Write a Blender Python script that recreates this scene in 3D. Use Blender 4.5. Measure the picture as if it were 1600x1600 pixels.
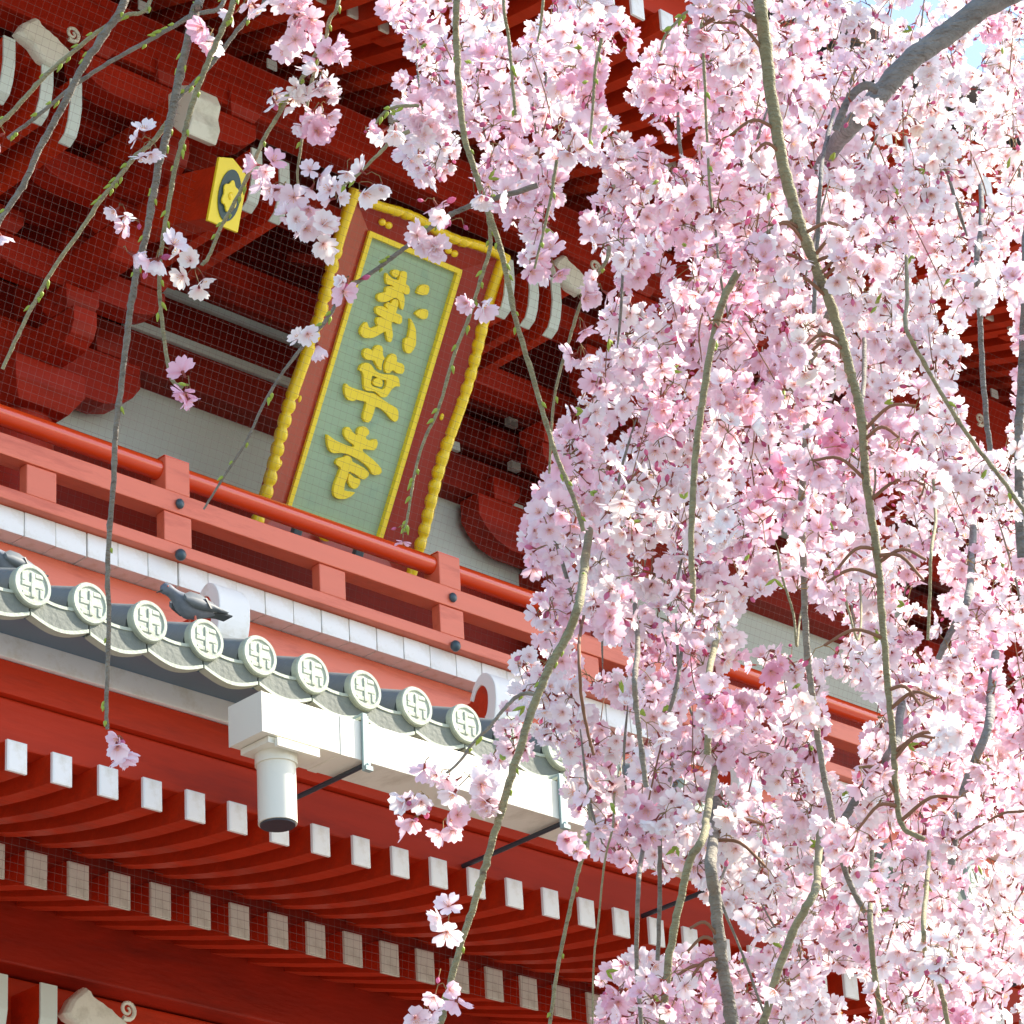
import bpy, bmesh, math, random
import numpy as np
from mathutils import Vector, Matrix

random.seed(7); rng = np.random.default_rng(11)
for o in list(bpy.data.objects): bpy.data.objects.remove(o)
scene = bpy.context.scene
C = scene.collection

# ---------------------------------------------------------------- camera
YAW, EL, ROLL, FPX = 0.7842, 0.4579, -0.061, 5427.2      # focal length in pixels of a 1600 px wide frame
_f = np.array([math.sin(YAW)*math.cos(EL), math.cos(YAW)*math.cos(EL), math.sin(EL)])
_r = np.cross(_f, [0, 0, 1]); _r /= np.linalg.norm(_r); _u = np.cross(_r, _f)
_c, _s = math.cos(ROLL), math.sin(ROLL)
R = np.array([_c*_r+_s*_u, -_s*_r+_c*_u, -_f])
CAM = np.array([0, 0, 1.6])
cd = bpy.data.cameras.new('camera'); cam = bpy.data.objects.new('camera', cd); C.objects.link(cam)
cd.sensor_width = 36; cd.lens = 36*FPX/1600; cd.clip_start = 0.1; cd.clip_end = 2000
m4 = Matrix.Identity(4)
for i in range(3):
    for j in range(3): m4[i][j] = R[j][i]
m4.translation = Vector(CAM); cam.matrix_world = m4
scene.camera = cam
scene.render.resolution_x = 1024; scene.render.resolution_y = 1024
def at(px, py, depth):                                    # a point of the place seen at (px, py), depth metres along the view
    return CAM + R.T @ np.array([(px-800)/FPX*depth, (800-py)/FPX*depth, -depth])
def project(P):
    q = (P-CAM) @ R.T
    return np.stack([800-FPX*q[:, 0]/q[:, 2], 800+FPX*q[:, 1]/q[:, 2]], 1)

# ---------------------------------------------------------------- light
TOSUN = Vector((0.72, -0.30, 0.62)).normalized()
w = bpy.data.worlds.new('World'); scene.world = w; w.use_nodes = True
nt = w.node_tree; bg = nt.nodes['Background']
sky = nt.nodes.new('ShaderNodeTexSky'); sky.sky_type = 'NISHITA'; sky.sun_disc = False
sky.sun_elevation = math.asin(TOSUN.z); sky.sun_rotation = math.atan2(TOSUN.x, TOSUN.y)
sky.air_density = 1.0; sky.dust_density = 1.2; sky.ozone_density = 1.0
nt.links.new(sky.outputs[0], bg.inputs[0]); bg.inputs[1].default_value = 0.145
sl = bpy.data.lights.new('sun', 'SUN'); sl.energy = 4.2; sl.angle = math.radians(0.53); sl.color = (1, .90, .76)
so = bpy.data.objects.new('sun', sl); C.objects.link(so); so.location = (6, -6, 12)
so.rotation_euler = (-TOSUN).to_track_quat('-Z', 'Y').to_euler()
vs = scene.view_settings; vs.view_transform = 'Standard'; vs.look = 'None'; vs.gamma = 1; vs.exposure = 1.34
scene.render.engine = 'CYCLES'
scene.cycles.max_bounces = 10; scene.cycles.diffuse_bounces = 5; scene.cycles.transmission_bounces = 6

# ---------------------------------------------------------------- materials
def mat(name, col, rough=.5, spec=.5, coat=0, noise=0.0, nscale=6, bump=0.0, bscale=60, metal=0, dirt=None, dscale=3, stretch=(1, 1, 1)):
    m = bpy.data.materials.new(name); m.use_nodes = True; t = m.node_tree; b = t.nodes['Principled BSDF']
    b.inputs['Roughness'].default_value = rough; b.inputs['Specular IOR Level'].default_value = spec
    b.inputs['Coat Weight'].default_value = coat; b.inputs['Coat Roughness'].default_value = .12; b.inputs['Metallic'].default_value = metal
    tc = t.nodes.new('ShaderNodeTexCoord'); mp = t.nodes.new('ShaderNodeMapping'); mp.inputs['Scale'].default_value = stretch
    t.links.new(tc.outputs['Object'], mp.inputs[0])
    oi = t.nodes.new('ShaderNodeObjectInfo')
    nz = t.nodes.new('ShaderNodeTexNoise'); nz.inputs['Scale'].default_value = nscale; nz.inputs['Detail'].default_value = 6
    t.links.new(mp.outputs[0], nz.inputs['Vector'])
    hsv = t.nodes.new('ShaderNodeHueSaturation'); hsv.inputs['Color'].default_value = (*col, 1)
    ma = t.nodes.new('ShaderNodeMath'); ma.operation = 'MULTIPLY_ADD'; ma.inputs[1].default_value = noise*2; ma.inputs[2].default_value = 1-noise
    t.links.new(nz.outputs['Fac'], ma.inputs[0])
    mb = t.nodes.new('ShaderNodeMath'); mb.operation = 'MULTIPLY_ADD'; mb.inputs[1].default_value = noise*.6; mb.inputs[2].default_value = -noise*.3
    t.links.new(oi.outputs['Random'], mb.inputs[0])
    ms = t.nodes.new('ShaderNodeMath'); t.links.new(ma.outputs[0], ms.inputs[0]); t.links.new(mb.outputs[0], ms.inputs[1])
    t.links.new(ms.outputs[0], hsv.inputs['Value'])
    out = hsv.outputs[0]
    if dirt:
        n2 = t.nodes.new('ShaderNodeTexNoise'); n2.inputs['Scale'].default_value = dscale; n2.inputs['Detail'].default_value = 9; n2.inputs['Roughness'].default_value = .7
        t.links.new(mp.outputs[0], n2.inputs['Vector'])
        cr = t.nodes.new('ShaderNodeValToRGB'); cr.color_ramp.elements[0].position = .52; cr.color_ramp.elements[1].position = .72
        t.links.new(n2.outputs['Fac'], cr.inputs[0])
        mx = t.nodes.new('ShaderNodeMix'); mx.data_type = 'RGBA'; t.links.new(cr.outputs[0], mx.inputs[0])
        t.links.new(out, mx.inputs[6]); mx.inputs[7].default_value = (*dirt, 1); out = mx.outputs[2]
    t.links.new(out, b.inputs['Base Color'])
    if bump:
        n3 = t.nodes.new('ShaderNodeTexNoise'); n3.inputs['Scale'].default_value = bscale; n3.inputs['Detail'].default_value = 4
        t.links.new(mp.outputs[0], n3.inputs['Vector'])
        bp = t.nodes.new('ShaderNodeBump'); bp.inputs['Strength'].default_value = bump; bp.inputs['Distance'].default_value = .01
        t.links.new(n3.outputs['Fac'], bp.inputs['Height']); t.links.new(bp.outputs[0], b.inputs['Normal'])
    return m
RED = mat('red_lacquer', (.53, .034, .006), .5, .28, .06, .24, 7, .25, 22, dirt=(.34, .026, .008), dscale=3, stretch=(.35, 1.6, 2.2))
REDSHEEN = mat('sky_sheen_red_paint', (.76, .165, .085), .5, .5, .1, .08, 5, .1, 30, dirt=(.56, .09, .04), dscale=3.2, stretch=(.4, 1.5, 2.4))  # salmon base colour holds the sky's reflection on the red; dirt on top
REDSHADE = mat('shaded_red_paint', (.37, .019, .004), .55, .25, .04, .3, 6, .25, 25, dirt=(.19, .012, .004), dscale=2.8, stretch=(.4, 1.3, 1.8))  # red darkened in its base colour for the shade under the eaves
REDMATT = mat('matt_red_fascia', (.48, .029, .005), .6, .22, 0, .2, 6, .2, 20, dirt=(.30, .02, .006), dscale=2.5, stretch=(.35, 1.5, 2.2))
REDRAIL = mat('red_rail_paint', (.72, .060, .008), .26, .6, .4, .08, 4)
REDDIM = mat('dark_red_paint', (.25, .014, .004), .6, .2, .0, .2, 4, .2, 25, dirt=(.12, .010, .006), dscale=2)  # darker red with dirt mottling, for walls, soffits and inner beams
WHITE = mat('white_paint', (.86, .86, .83), .5, .4, 0, .05, 5, dirt=(.66, .62, .52), dscale=5)
CREAM = mat('cream_paint', (.74, .75, .62), .6, .3, 0, .07, 9, .1, 40, dirt=(.52, .52, .40), dscale=6)
PLASTER = mat('plaster', (.62, .70, .62), .8, .2, 0, .05, 3, .1, 60)
TILE = mat('grey_roof_tile', (.19, .215, .215), .55, .5, 0, .18, 12, .25, 60, dirt=(.20, .22, .19), dscale=8)
TILEF = mat('pale_tile_face', (.40, .45, .36), .6, .4, 0, .15, 14, .3, 50, dirt=(.30, .33, .24), dscale=9)
FLASH = mat('dark_flashing', (.07, .12, .17), .35, .5, 0, .1, 3)
METAL = mat('cream_gutter_metal', (.78, .76, .64), .42, .4, 0, .07, 3, .05, 12, dirt=(.60, .57, .45), dscale=2.6, stretch=(2.5, 1, .6))
STEEL = mat('dark_bracket_steel', (.035, .045, .055), .45, .5, 0, .1, 8)
PATINA = mat('green_patina_strap', (.30, .40, .38), .5, .5, 0, .12, 20)
GOLD = mat('gold_leaf', (1.0, .74, .015), .3, .7, 0, .07, 12, .1, 40)
GOLDPAINT = mat('gold_paint', (1.0, .80, .04), .45, .5, 0, .05, 10)
GREENB = mat('green_board', (.37, .53, .36), .7, .3, 0, .10, 5, .12, 40, dirt=(.29, .45, .33), dscale=5)
PLQRED = mat('plaque_red', (.36, .030, .014), .45, .4, .1, .15, 5, .12, 30)
EMBDARK = mat('dark_enamel', (.02, .06, .065), .4)
YEL = mat('bright_gold', (.95, .75, .03), .4, .5, 0, .06, 12)
DARKT = mat('dark_teal_stud', (.05, .09, .11), .4, .5, 0, .1, 9)
NETM = mat('net_cord', (.24, .17, .15), .8, .1)
GROUND = mat('ground_paving', (.20, .19, .18), .85, .2, 0, .15, .8, .2, 8)

# ---------------------------------------------------------------- mesh helpers
class MB:
    def __init__(s): s.v = []; s.f = []; s.sm = []
    def box(s, x0, x1, y0, y1, z0, z1, M=None):
        P = [(x0, y0, z0), (x1, y0, z0), (x1, y1, z0), (x0, y1, z0), (x0, y0, z1), (x1, y0, z1), (x1, y1, z1), (x0, y1, z1)]
        s.raw(P, [(0, 3, 2, 1), (4, 5, 6, 7), (0, 1, 5, 4), (1, 2, 6, 5), (2, 3, 7, 6), (3, 0, 4, 7)], M); return s
    def raw(s, P, F, M=None, smooth=False):
        n = len(s.v)
        if M is not None: P = [tuple(M @ Vector(p)) for p in P]
        s.v += [tuple(map(float, p)) for p in P]; s.f += [tuple(n+i for i in f) for f in F]; s.sm += [smooth]*len(F); return s
    def prism(s, poly, axis, a, b, M=None):               # poly in the two other axes (x: (y,z), y: (x,z), z: (x,y))
        n = len(poly)
        def mk(p, t): return {'x': (t, p[0], p[1]), 'y': (p[0], t, p[1]), 'z': (p[0], p[1], t)}[axis]
        P = [mk(p, a) for p in poly]+[mk(p, b) for p in poly]
        F = [tuple(range(n)), tuple(range(2*n-1, n-1, -1))]+[(i, i+n, (i+1) % n+n, (i+1) % n) for i in range(n)]
        s.raw(P, F, M); return s
    def strip(s, secs, smooth=True, cap=True):             # loft through closed sections
        n = len(secs[0]); P = [p for q in secs for p in q]; F = []
        for k in range(len(secs)-1):
            for i in range(n): F.append((k*n+i, k*n+(i+1) % n, (k+1)*n+(i+1) % n, (k+1)*n+i))
        s.raw(P, F, smooth=smooth)
        if cap: s.raw(secs[0], [tuple(range(n))]); s.raw(secs[-1], [tuple(range(n))])
        return s
    def tube(s, pts, rad, n=8, cap=True):
        pts = [np.array(p, float) for p in pts]; secs = []; up = None
        for i, p in enumerate(pts):
            d = pts[min(i+1, len(pts)-1)]-pts[max(i-1, 0)]; d = d/np.linalg.norm(d)
            if up is None: up = np.cross(d, [0.3, 0.2, 1.0]); up /= np.linalg.norm(up)
            a = up-d*np.dot(up, d); a /= np.linalg.norm(a); up = a; b = np.cross(d, a)
            r = rad[i] if hasattr(rad, '__len__') else rad
            secs.append([tuple(p+r*(math.cos(t)*a+math.sin(t)*b)) for t in [2*math.pi*k/n for k in range(n)]])
        return s.strip(secs, True, cap)
    def ball(s, c, r, M=None, nu=10, nv=6):
        secs = []
        for j in range(1, nv):
            t = math.pi*j/nv
            secs.append([(c[0]+r[0]*math.sin(t)*math.cos(2*math.pi*i/nu), c[1]+r[1]*math.sin(t)*math.sin(2*math.pi*i/nu), c[2]+r[2]*math.cos(t)) for i in range(nu)])
        P = [p for q in secs for p in q]; m = len(P); P += [(c[0], c[1], c[2]+r[2]), (c[0], c[1], c[2]-r[2])]; F = []
        for k in range(len(secs)-1):
            for i in range(nu): F.append((k*nu+i, k*nu+(i+1) % nu, (k+1)*nu+(i+1) % nu, (k+1)*nu+i))
        L = (len(secs)-1)*nu
        for i in range(nu): F.append((m, (i+1) % nu, i)); F.append((m+1, L+i, L+(i+1) % nu))
        return s.raw(P, F, M, True)
    def build(s, name, m, parent=None, bevel=0, fix=True):
        me = bpy.data.meshes.new(name); me.from_pydata(s.v, [], s.f)
        if fix:
            bm = bmesh.new(); bm.from_mesh(me); bmesh.ops.remove_doubles(bm, verts=bm.verts, dist=1e-6) if bevel else None
            bmesh.ops.recalc_face_normals(bm, faces=bm.faces)
            if bevel: 
                ed = [e for e in bm.edges if len(e.link_faces) == 2 and e.calc_face_angle(0) > .5]
                bmesh.ops.bevel(bm, geom=ed, offset=bevel, segments=2, affect='EDGES', profile=.6)
            bm.to_mesh(me); bm.free()
        if not bevel and len(s.sm) == len(me.polygons): me.polygons.foreach_set('use_smooth', s.sm)
        me.materials.append(m)
        o = bpy.data.objects.new(name, me); C.objects.link(o)
        if parent: o.parent = parent
        return o
def tag(o, label=None, cat=None, group=None, kind=None):
    for k, v in (('label', label), ('category', cat), ('group', group), ('kind', kind)):
        if v: o[k] = v
    return o
def empty(name, loc=(0, 0, 0)):
    o = bpy.data.objects.new(name, None); C.objects.link(o); o.location = loc; o.empty_display_size = .2; return o
def dup(o, dx, parent):
    c = o.copy(); C.objects.link(c); c.parent = parent; c.location = o.location+Vector(dx)
    for ch in o.children:
        d = ch.copy(); C.objects.link(d); d.parent = c
    return c
def row(o, xs, pitch_vec, parent):
    for k in xs: dup(o, tuple(k*a for a in pitch_vec), parent)

# ---------------------------------------------------------------- setting
g = MB().raw([(-150, -150, 0), (150, -150, 0), (150, 150, 0), (-150, 150, 0)], [(0, 1, 2, 3)]).build('ground', GROUND, fix=False); g['kind'] = 'structure'

# ================================================================ the gate
gate = empty('temple_gate', (12, 14.2, 0))
tag(gate, 'red lacquered temple gate with white rafter ends, balcony and grey tiled eave', 'temple gate')
class GP:                                                  # parent wrapper: parts are modelled in world space
    pass
inv = Matrix.Translation((-12, -14.2, 0))
def G(o):
    o.parent = gate; o.matrix_parent_inverse = inv; return o
def gdup(o, dx):
    c = o.copy(); C.objects.link(c); c.location = o.location+Vector(dx)+(Vector(rng.normal(0, .0016, 3)) if 'rafter' in o.name else Vector((0, 0, 0)))
    for ch in o.children:
        d = ch.copy(); C.objects.link(d); d.parent = c
    return c
XL, XR = 5.0, 21.5
P = .2332

# ---- lower storey: wall, columns, beams
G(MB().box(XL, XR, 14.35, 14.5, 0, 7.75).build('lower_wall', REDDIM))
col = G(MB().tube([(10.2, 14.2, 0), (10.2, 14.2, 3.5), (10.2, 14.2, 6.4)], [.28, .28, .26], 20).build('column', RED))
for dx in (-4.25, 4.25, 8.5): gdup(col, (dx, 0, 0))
G(MB().box(XL, XR, 12.55, 12.85, 6.965, 7.30).build('eave_beam', REDSHADE, bevel=.012))
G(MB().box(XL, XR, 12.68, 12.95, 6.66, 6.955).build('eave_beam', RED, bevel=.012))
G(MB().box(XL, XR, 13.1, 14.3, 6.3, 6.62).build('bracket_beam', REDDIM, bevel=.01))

# ---- rafters: curved bars with white painted ends
def rafter(name, x, w_, h, prof, y0, y1, n, capm, m=RED):
    secs = []
    for k in range(n+1):
        y = y0+(y1-y0)*k/n; z = prof(y)
        secs.append([(x-w_/2, y, z-h/2), (x+w_/2, y, z-h/2), (x+w_/2, y, z+h/2), (x-w_/2, y, z+h/2)])
    r = MB().strip(secs, False).build(name, m)
    sl_ = (prof(y0+.05)-prof(y0))/.05
    cp = MB(); e = .0035
    def ring(y, z, g_): return [(x-w_/2-g_, y, z-h/2-g_), (x+w_/2+g_, y, z-h/2-g_), (x+w_/2+g_, y, z+h/2+g_), (x-w_/2-g_, y, z+h/2+g_)]
    cp.strip([ring(y0-.006, prof(y0), -.006), ring(y0-.003, prof(y0), e), ring(y0+.012, prof(y0+.012), e)], False)
    c = cp.build('end_cap', capm, r)
    return G(r)
fly_prof = lambda y: 7.083+.10*(y-10.75)+.10*(y-10.75)**2
base_prof = lambda y: 7.12+.27*(y-11.83)+.03*(y-11.83)**2
f0 = rafter('flying_rafter', 7.783, .092, .128, fly_prof, 10.745, 12.0, 8, WHITE)
for k in list(range(-3, 0))+list(range(1, 48)): gdup(f0, (P*k, 0, 0))
b0 = rafter('base_rafter', 8.682, .105, .157, base_prof, 11.83, 13.9, 6, CREAM)
for k in list(range(-6, 0))+list(range(1, 50)): gdup(b0, (P*k, 0, 0))
def sheet(name, m, prof, y0, y1, n, t=.02, x0=XL, x1=XR):
    mb = MB(); secs = []
    for k in range(n+1):
        y = y0+(y1-y0)*k/n; z = prof(y)
        secs.append([(x0, y, z), (x1, y, z), (x1, y, z+t), (x0, y, z+t)])
    return G(mb.strip(secs, False).build(name, m))
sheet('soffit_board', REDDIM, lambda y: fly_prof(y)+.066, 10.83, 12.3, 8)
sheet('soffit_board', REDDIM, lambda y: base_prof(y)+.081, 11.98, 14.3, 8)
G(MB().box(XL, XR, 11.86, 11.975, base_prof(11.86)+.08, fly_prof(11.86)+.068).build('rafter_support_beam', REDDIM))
# eave boards
G(MB().box(XL, XR, 10.80, 10.90, 7.15, 7.36).build('eave_fascia', REDMATT, bevel=.008))
G(MB().box(XL, XR, 10.765, 10.90, 7.363, 7.512).build('eave_fascia', REDMATT, bevel=.006))
G(MB().box(XL, XR, 10.745, 10.80, 7.515, 7.618).build('white_eave_board', WHITE, bevel=.003))
G(MB().prism([(10.47, 7.555), (10.76, 7.622), (10.76, 7.64), (10.47, 7.575)], 'x', XL, XR).build('eave_flashing', FLASH))
# ---- lower roof
SL = .40
def tz(y): return 7.686+SL*(y-10.42)
G(MB().prism([(10.47, 7.60), (14.1, 9.05), (14.1, 8.9), (10.47, 7.58)], 'x', XL, XR).build('roof_slope', TILE))
ang = math.atan(SL)
mb = MB(); n = 24; secs = []
for y in (10.43, 10.75, 11.1, 12.0, 13.0):
    r = .083
    secs.append([(7.616+r*math.cos(t), y+.04-math.sin(ang)*r*math.sin(t), tz(y)-.004+r*math.sin(t)) for t in [2*math.pi*i/n for i in range(n)]])
tile = mb.strip(secs, True).build('roof_tile', TILE)
mb = MB()
def disc(y, r): return [(7.616+r*math.cos(t), y, 7.686+r*math.sin(t)) for t in [2*math.pi*i/32 for i in range(32)]]
mb.strip([disc(10.452, .086), disc(10.45, .0935), disc(10.418, .0935), disc(10.411, .089), disc(10.411, .075), disc(10.4125, .072), disc(10.4165, .070)], False)
td = mb.build('tile_disc', TILEF, tile)
mb = MB(); a, b = .056, .0105; y0, y1 = 10.412, 10.425; cx, cz = 7.616, 7.686
mb.box(cx-b, cx+b, y0, y1, cz-a, cz+a); mb.box(cx-a, cx+a, y0+.0012, y1, cz-b, cz+b)
mb.box(cx+b+.001, cx+a-.004, y0+.001, y1, cz+a-2*b, cz+a); mb.box(cx-a+.004, cx-b-.001, y0+.001, y1, cz-a, cz-a+2*b)
mb.box(cx-a, cx-a+2*b, y0+.001, y1, cz+b+.001, cz+a-.004); mb.box(cx+a-2*b, cx+a, y0+.001, y1, cz-a+.004, cz-b-.001)
mb.build('crest_relief', TILEF, tile, bevel=.0035)
G(tile)
# hanging flat tile between the round ones
mb = MB(); top = []; low = []; N_ = 12
for i in range(N_+1):
    u = i/N_; x = 7.616+.004+.292*u; s_ = math.sin(math.pi*u)
    top.append((x, 7.668-.026*s_)); low.append((x, 7.562-.038*s_))
mb.strip([[(t[0], 10.435, t[1]), (l[0], 10.435, l[1]), (l[0], 10.462, l[1]), (t[0], 10.462, t[1])] for t, l in zip(top, low)], False)
TILED = mat('weathered_dark_tile', (.15, .17, .145), .65, .3, 0, .3, 14, .3, 50, dirt=(.20, .22, .17), dscale=10)
lip = mb.build('eave_tile', TILED)
mb = MB()
mb.strip([[(t[0], 10.431, t[1]+.002), (t[0], 10.431, t[1]-.012), (t[0], 10.47, t[1]-.012), (t[0], 10.47, t[1]+.002)] for t in top], False)
mb.strip([[(l[0], 10.430, l[1]+.013), (l[0], 10.430, l[1]-.003), (l[0], 10.47, l[1]-.003), (l[0], 10.47, l[1]+.013)] for l in low], False)
mb.build('rim', TILEF, lip)
secs = []
for t in top: secs.append([(t[0], 10.465, t[1]-.001), (t[0], 10.465, t[1]-.02), (t[0], 12.5, t[1]+2.035*SL-.02), (t[0], 12.5, t[1]+2.035*SL-.001)])
MB().strip(secs, False).build('pan', TILE, lip)
G(lip)
for k in list(range(-2, 0))+list(range(1, 34)): gdup(tile, (.3*k+rng.normal(0, .004), rng.normal(0, .003), rng.normal(0, .004))); gdup(lip, (.3*k, 0, rng.normal(0, .003)))

# ---- gutter
mb = MB(); gx0, gx1, gy0, gy1, gz0, gz1 = 8.59, 14.6, 10.15, 10.365, 7.195, 7.375
mb.prism([(gy0, gz0), (gy1, gz0), (gy1, gz1), (gy1-.012, gz1), (gy1-.012, gz0+.012), (gy0+.012, gz0+.012), (gy0+.012, gz1), (gy0, gz1)], 'x', gx0+.004, gx1)
mb.box(gx0, gx0+.006, gy0-.002, gy1+.002, gz0-.002, gz1+.002)
for xs in (9.02, 11.3, 13.2): mb.box(xs, xs+.05, gy0-.003, gy1+.003, gz0-.003, gz1-.004)
gut = G(mb.build('gutter', METAL, bevel=.002))
mb = MB(); mb.box(8.64, 8.92, 10.17, 10.35, 7.165, 7.192); mb.box(8.67, 8.90, 10.145, 10.165, 7.15, 7.187)
mb.tube([(8.765, 10.27, 7.17), (8.765, 10.27, 7.0), (8.765, 10.27, 6.86)], .082, 28)
mb.tube([(8.765, 10.27, 7.165), (8.765, 10.27, 7.12)], .090, 28)
mb.build('downpipe', METAL, gut)
MB().tube([(8.765, 10.27, 6.862), (8.765, 10.27, 6.852)], .074, 28).build('pipe_mouth', STEEL, gut)
for xs in (9.155, 10.322, 11.49, 12.66, 13.83):
    mb = MB(); mb.prism([(xs-.016, 7.40), (xs+.016, 7.40), (xs+.020, 7.16), (xs-.020, 7.16)], 'y', gy0-.016, gy0-.004)
    mb.box(xs-.012, xs+.012, gy0-.012, 10.43, 7.40, 7.412); mb.box(xs-.02, xs+.02, gy0-.03, gy0-.004, 7.145, 7.165)
    mb.ball((xs, gy0-.02, 7.17), (.01, .008, .01)); mb.build('strap', PATINA, gut)
    MB().tube([(xs, gy0, 7.178), (xs-.002, 10.5, 7.175), (xs-.004, 10.82, 7.175)], .0115, 8).build('support_rod', STEEL, gut)

# ---- balcony
pl = MB().box(9.488-.0972, 9.488+.0972, 13.05, 14.2, 9.488, 9.626).build('deck_plank', WHITE, bevel=.003); G(pl)
pl.location.x += .1
for k in list(range(-8, 0))+list(range(1, 46)): gdup(pl, (.2007*k+rng.normal(0, .0015), rng.normal(0, .002), 0))
G(MB().box(XL, XR, 13.16, 13.35, 8.75, 9.484).build('deck_beam', REDSHEEN, bevel=.01))
G(MB().box(XL, XR, 12.99, 13.13, 9.63, 9.70).build('bottom_rail', REDSHEEN, bevel=.006))
G(MB().box(XL, XR, 12.985, 13.10, 9.878, 10.0).build('middle_rail', REDSHEEN, bevel=.006))
G(MB().tube([(XL, 13.06, 10.145), (XR, 13.06, 10.145)], .056, 24).build('top_rail', REDRAIL))
X0 = 10.45
mp_ = G(MB().box(X0-.095, X0+.09, 12.993, 13.06, 9.702, 9.876).build('railing_post', REDSHEEN, bevel=.005)); MB().box(X0-.085, X0+.08, 12.99, 13.12, 10.002, 10.205).build('post_top', REDSHEEN, mp_, bevel=.006)
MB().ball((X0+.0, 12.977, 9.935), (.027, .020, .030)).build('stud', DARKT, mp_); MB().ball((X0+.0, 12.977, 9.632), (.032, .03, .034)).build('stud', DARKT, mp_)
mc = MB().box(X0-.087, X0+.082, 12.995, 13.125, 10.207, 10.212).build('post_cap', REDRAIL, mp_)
st = G(MB().box(9.46, 9.65, 12.995, 13.06, 9.702, 9.876).build('railing_strut', REDSHEEN, bevel=.006))
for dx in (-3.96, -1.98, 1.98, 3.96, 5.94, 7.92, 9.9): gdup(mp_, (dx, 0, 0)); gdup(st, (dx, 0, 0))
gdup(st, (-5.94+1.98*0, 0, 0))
# carved white noses of the bracket sets under the balcony
def catmull2(q, sub):
    Q = [q[0]*2-q[1]]+q+[q[-1]*2-q[-2]]; out = []
    for i in range(1, len(Q)-2):
        a, b_, c_, d_ = Q[i-1], Q[i], Q[i+1], Q[i+2]
        for k in range(sub):
            u = k/sub; out.append(tuple(.5*((2*b_)+(-a+c_)*u+(2*a-5*b_+4*c_-d_)*u*u+(-a+3*b_-3*c_+d_)*u**3)))
    out.append(tuple(Q[-2])); return out
def nose(xc, yt=12.50, zc=9.14):
    prof = [(13.3, zc-.20), (12.95, zc-.17), (12.70, zc-.20), (yt+.05, zc-.21), (yt+.0, zc-.12), (yt-.01, zc+.0), (yt+.01, zc+.07), (yt+.05, zc+.115), (yt+.10, zc+.125), (yt+.16, zc+.08), (yt+.20, zc+.0), (13.3, zc+.0)]
    q = [np.array(p) for p in prof[2:11]]; sm_ = catmull2(q, 4); prof = prof[:2]+sm_+prof[11:]
    o = G(MB().prism(prof, 'x', xc-.09, xc+.09).build('carved_nosing', RED, bevel=.01))
    k = 9; outer = sm_[4:]
    inner = [(p[0]+.012, p[1]) for p in outer]
    cy_, cz_ = yt+.12, zc-.02
    secs = [[(xc-.102, p[0]-.012, p[1]+.004), (xc+.102, p[0]-.012, p[1]+.004), (xc+.102, p[0]+(cy_-p[0])*.42, p[1]+(cz_-p[1])*.42), (xc-.102, p[0]+(cy_-p[0])*.42, p[1]+(cz_-p[1])*.42)] for p in outer]
    MB().strip(secs, False).build('white_face', WHITE, o, bevel=.006)
    return o
for k in (-2, -1, 0, 1, 2, 3, 4): nose(10.40+1.94*k, 12.5)

# ---- upper wall
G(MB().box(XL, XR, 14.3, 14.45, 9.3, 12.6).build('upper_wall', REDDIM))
for x0, x1 in ((5.2, 9.9), (9.9, 14.45), (14.45, 18.7)): G(MB().box(x0+.05, x1-.05, 14.27, 14.296, 10.95, 11.47).build('plaster_panel', PLASTER))
for z0, z1 in ((11.445, 11.70), (11.775, 12.01), (12.085, 12.30)): G(MB().box(XL, XR, 14.10, 14.28, z0, z1).build('wall_beam', REDDIM, bevel=.008))
slit = G(MB().box(10.95, 13.62, 14.083, 14.12, 11.705, 11.765).build('plaster_strip', PLASTER))
G(MB().box(11.0, 13.6, 14.083, 14.12, 12.015, 12.07).build('plaster_strip', PLASTER))
G(MB().box(15.2, 17.9, 14.083, 14.12, 11.705, 11.765).build('plaster_strip', PLASTER)); G(MB().box(15.2, 17.9, 14.083, 14.12, 12.015, 12.07).build('plaster_strip', PLASTER))
for zc in (11.43, 11.735, 12.053): G(MB().box(14.04, 14.12, 14.05, 14.09, zc-.03, zc+.025).build('plaster_strip', PLASTER))
# bracket sets
def arm_x(mb, xc, y, z, L, h=.22, t=.16, stp=.0):         # boat shaped arm along the wall
    pts = [(xc-L, z+h), (xc-L, z+h*.55), (xc-L*.93, z+h*.32), (xc-L*.82, z+h*.12), (xc-L*.66, z), (xc+L*.66, z), (xc+L*.82, z+h*.12), (xc+L*.93, z+h*.32), (xc+L, z+h*.55), (xc+L, z+h)]
    mb.prism(pts, 'y', y-t/2, y+t/2)
def block(mb, x, y, z, a=.13, h=.15):
    mb.strip([[(x-a*.72, y-a*.72, z), (x+a*.72, y-a*.72, z), (x+a*.72, y+a*.72, z), (x-a*.72, y+a*.72, z)],
              [(x-a, y-a, z+h*.42), (x+a, y-a, z+h*.42), (x+a, y+a, z+h*.42), (x-a, y+a, z+h*.42)],
              [(x-a, y-a, z+h), (x+a, y-a, z+h), (x+a, y+a, z+h), (x-a, y+a, z+h)]], False)
def arm_y(mb, xc, y0, y1, z, h=.2, t=.15):                # arm reaching out from the wall, rounded beneath its tip
    mb.prism([(y1, z+h), (y0, z+h), (y0, z+h*.55), (y0+.03, z+h*.25), (y0+.1, z+.01), (y0+.16, z), (y1, z)], 'x', xc-t/2, xc+t/2)
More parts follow.
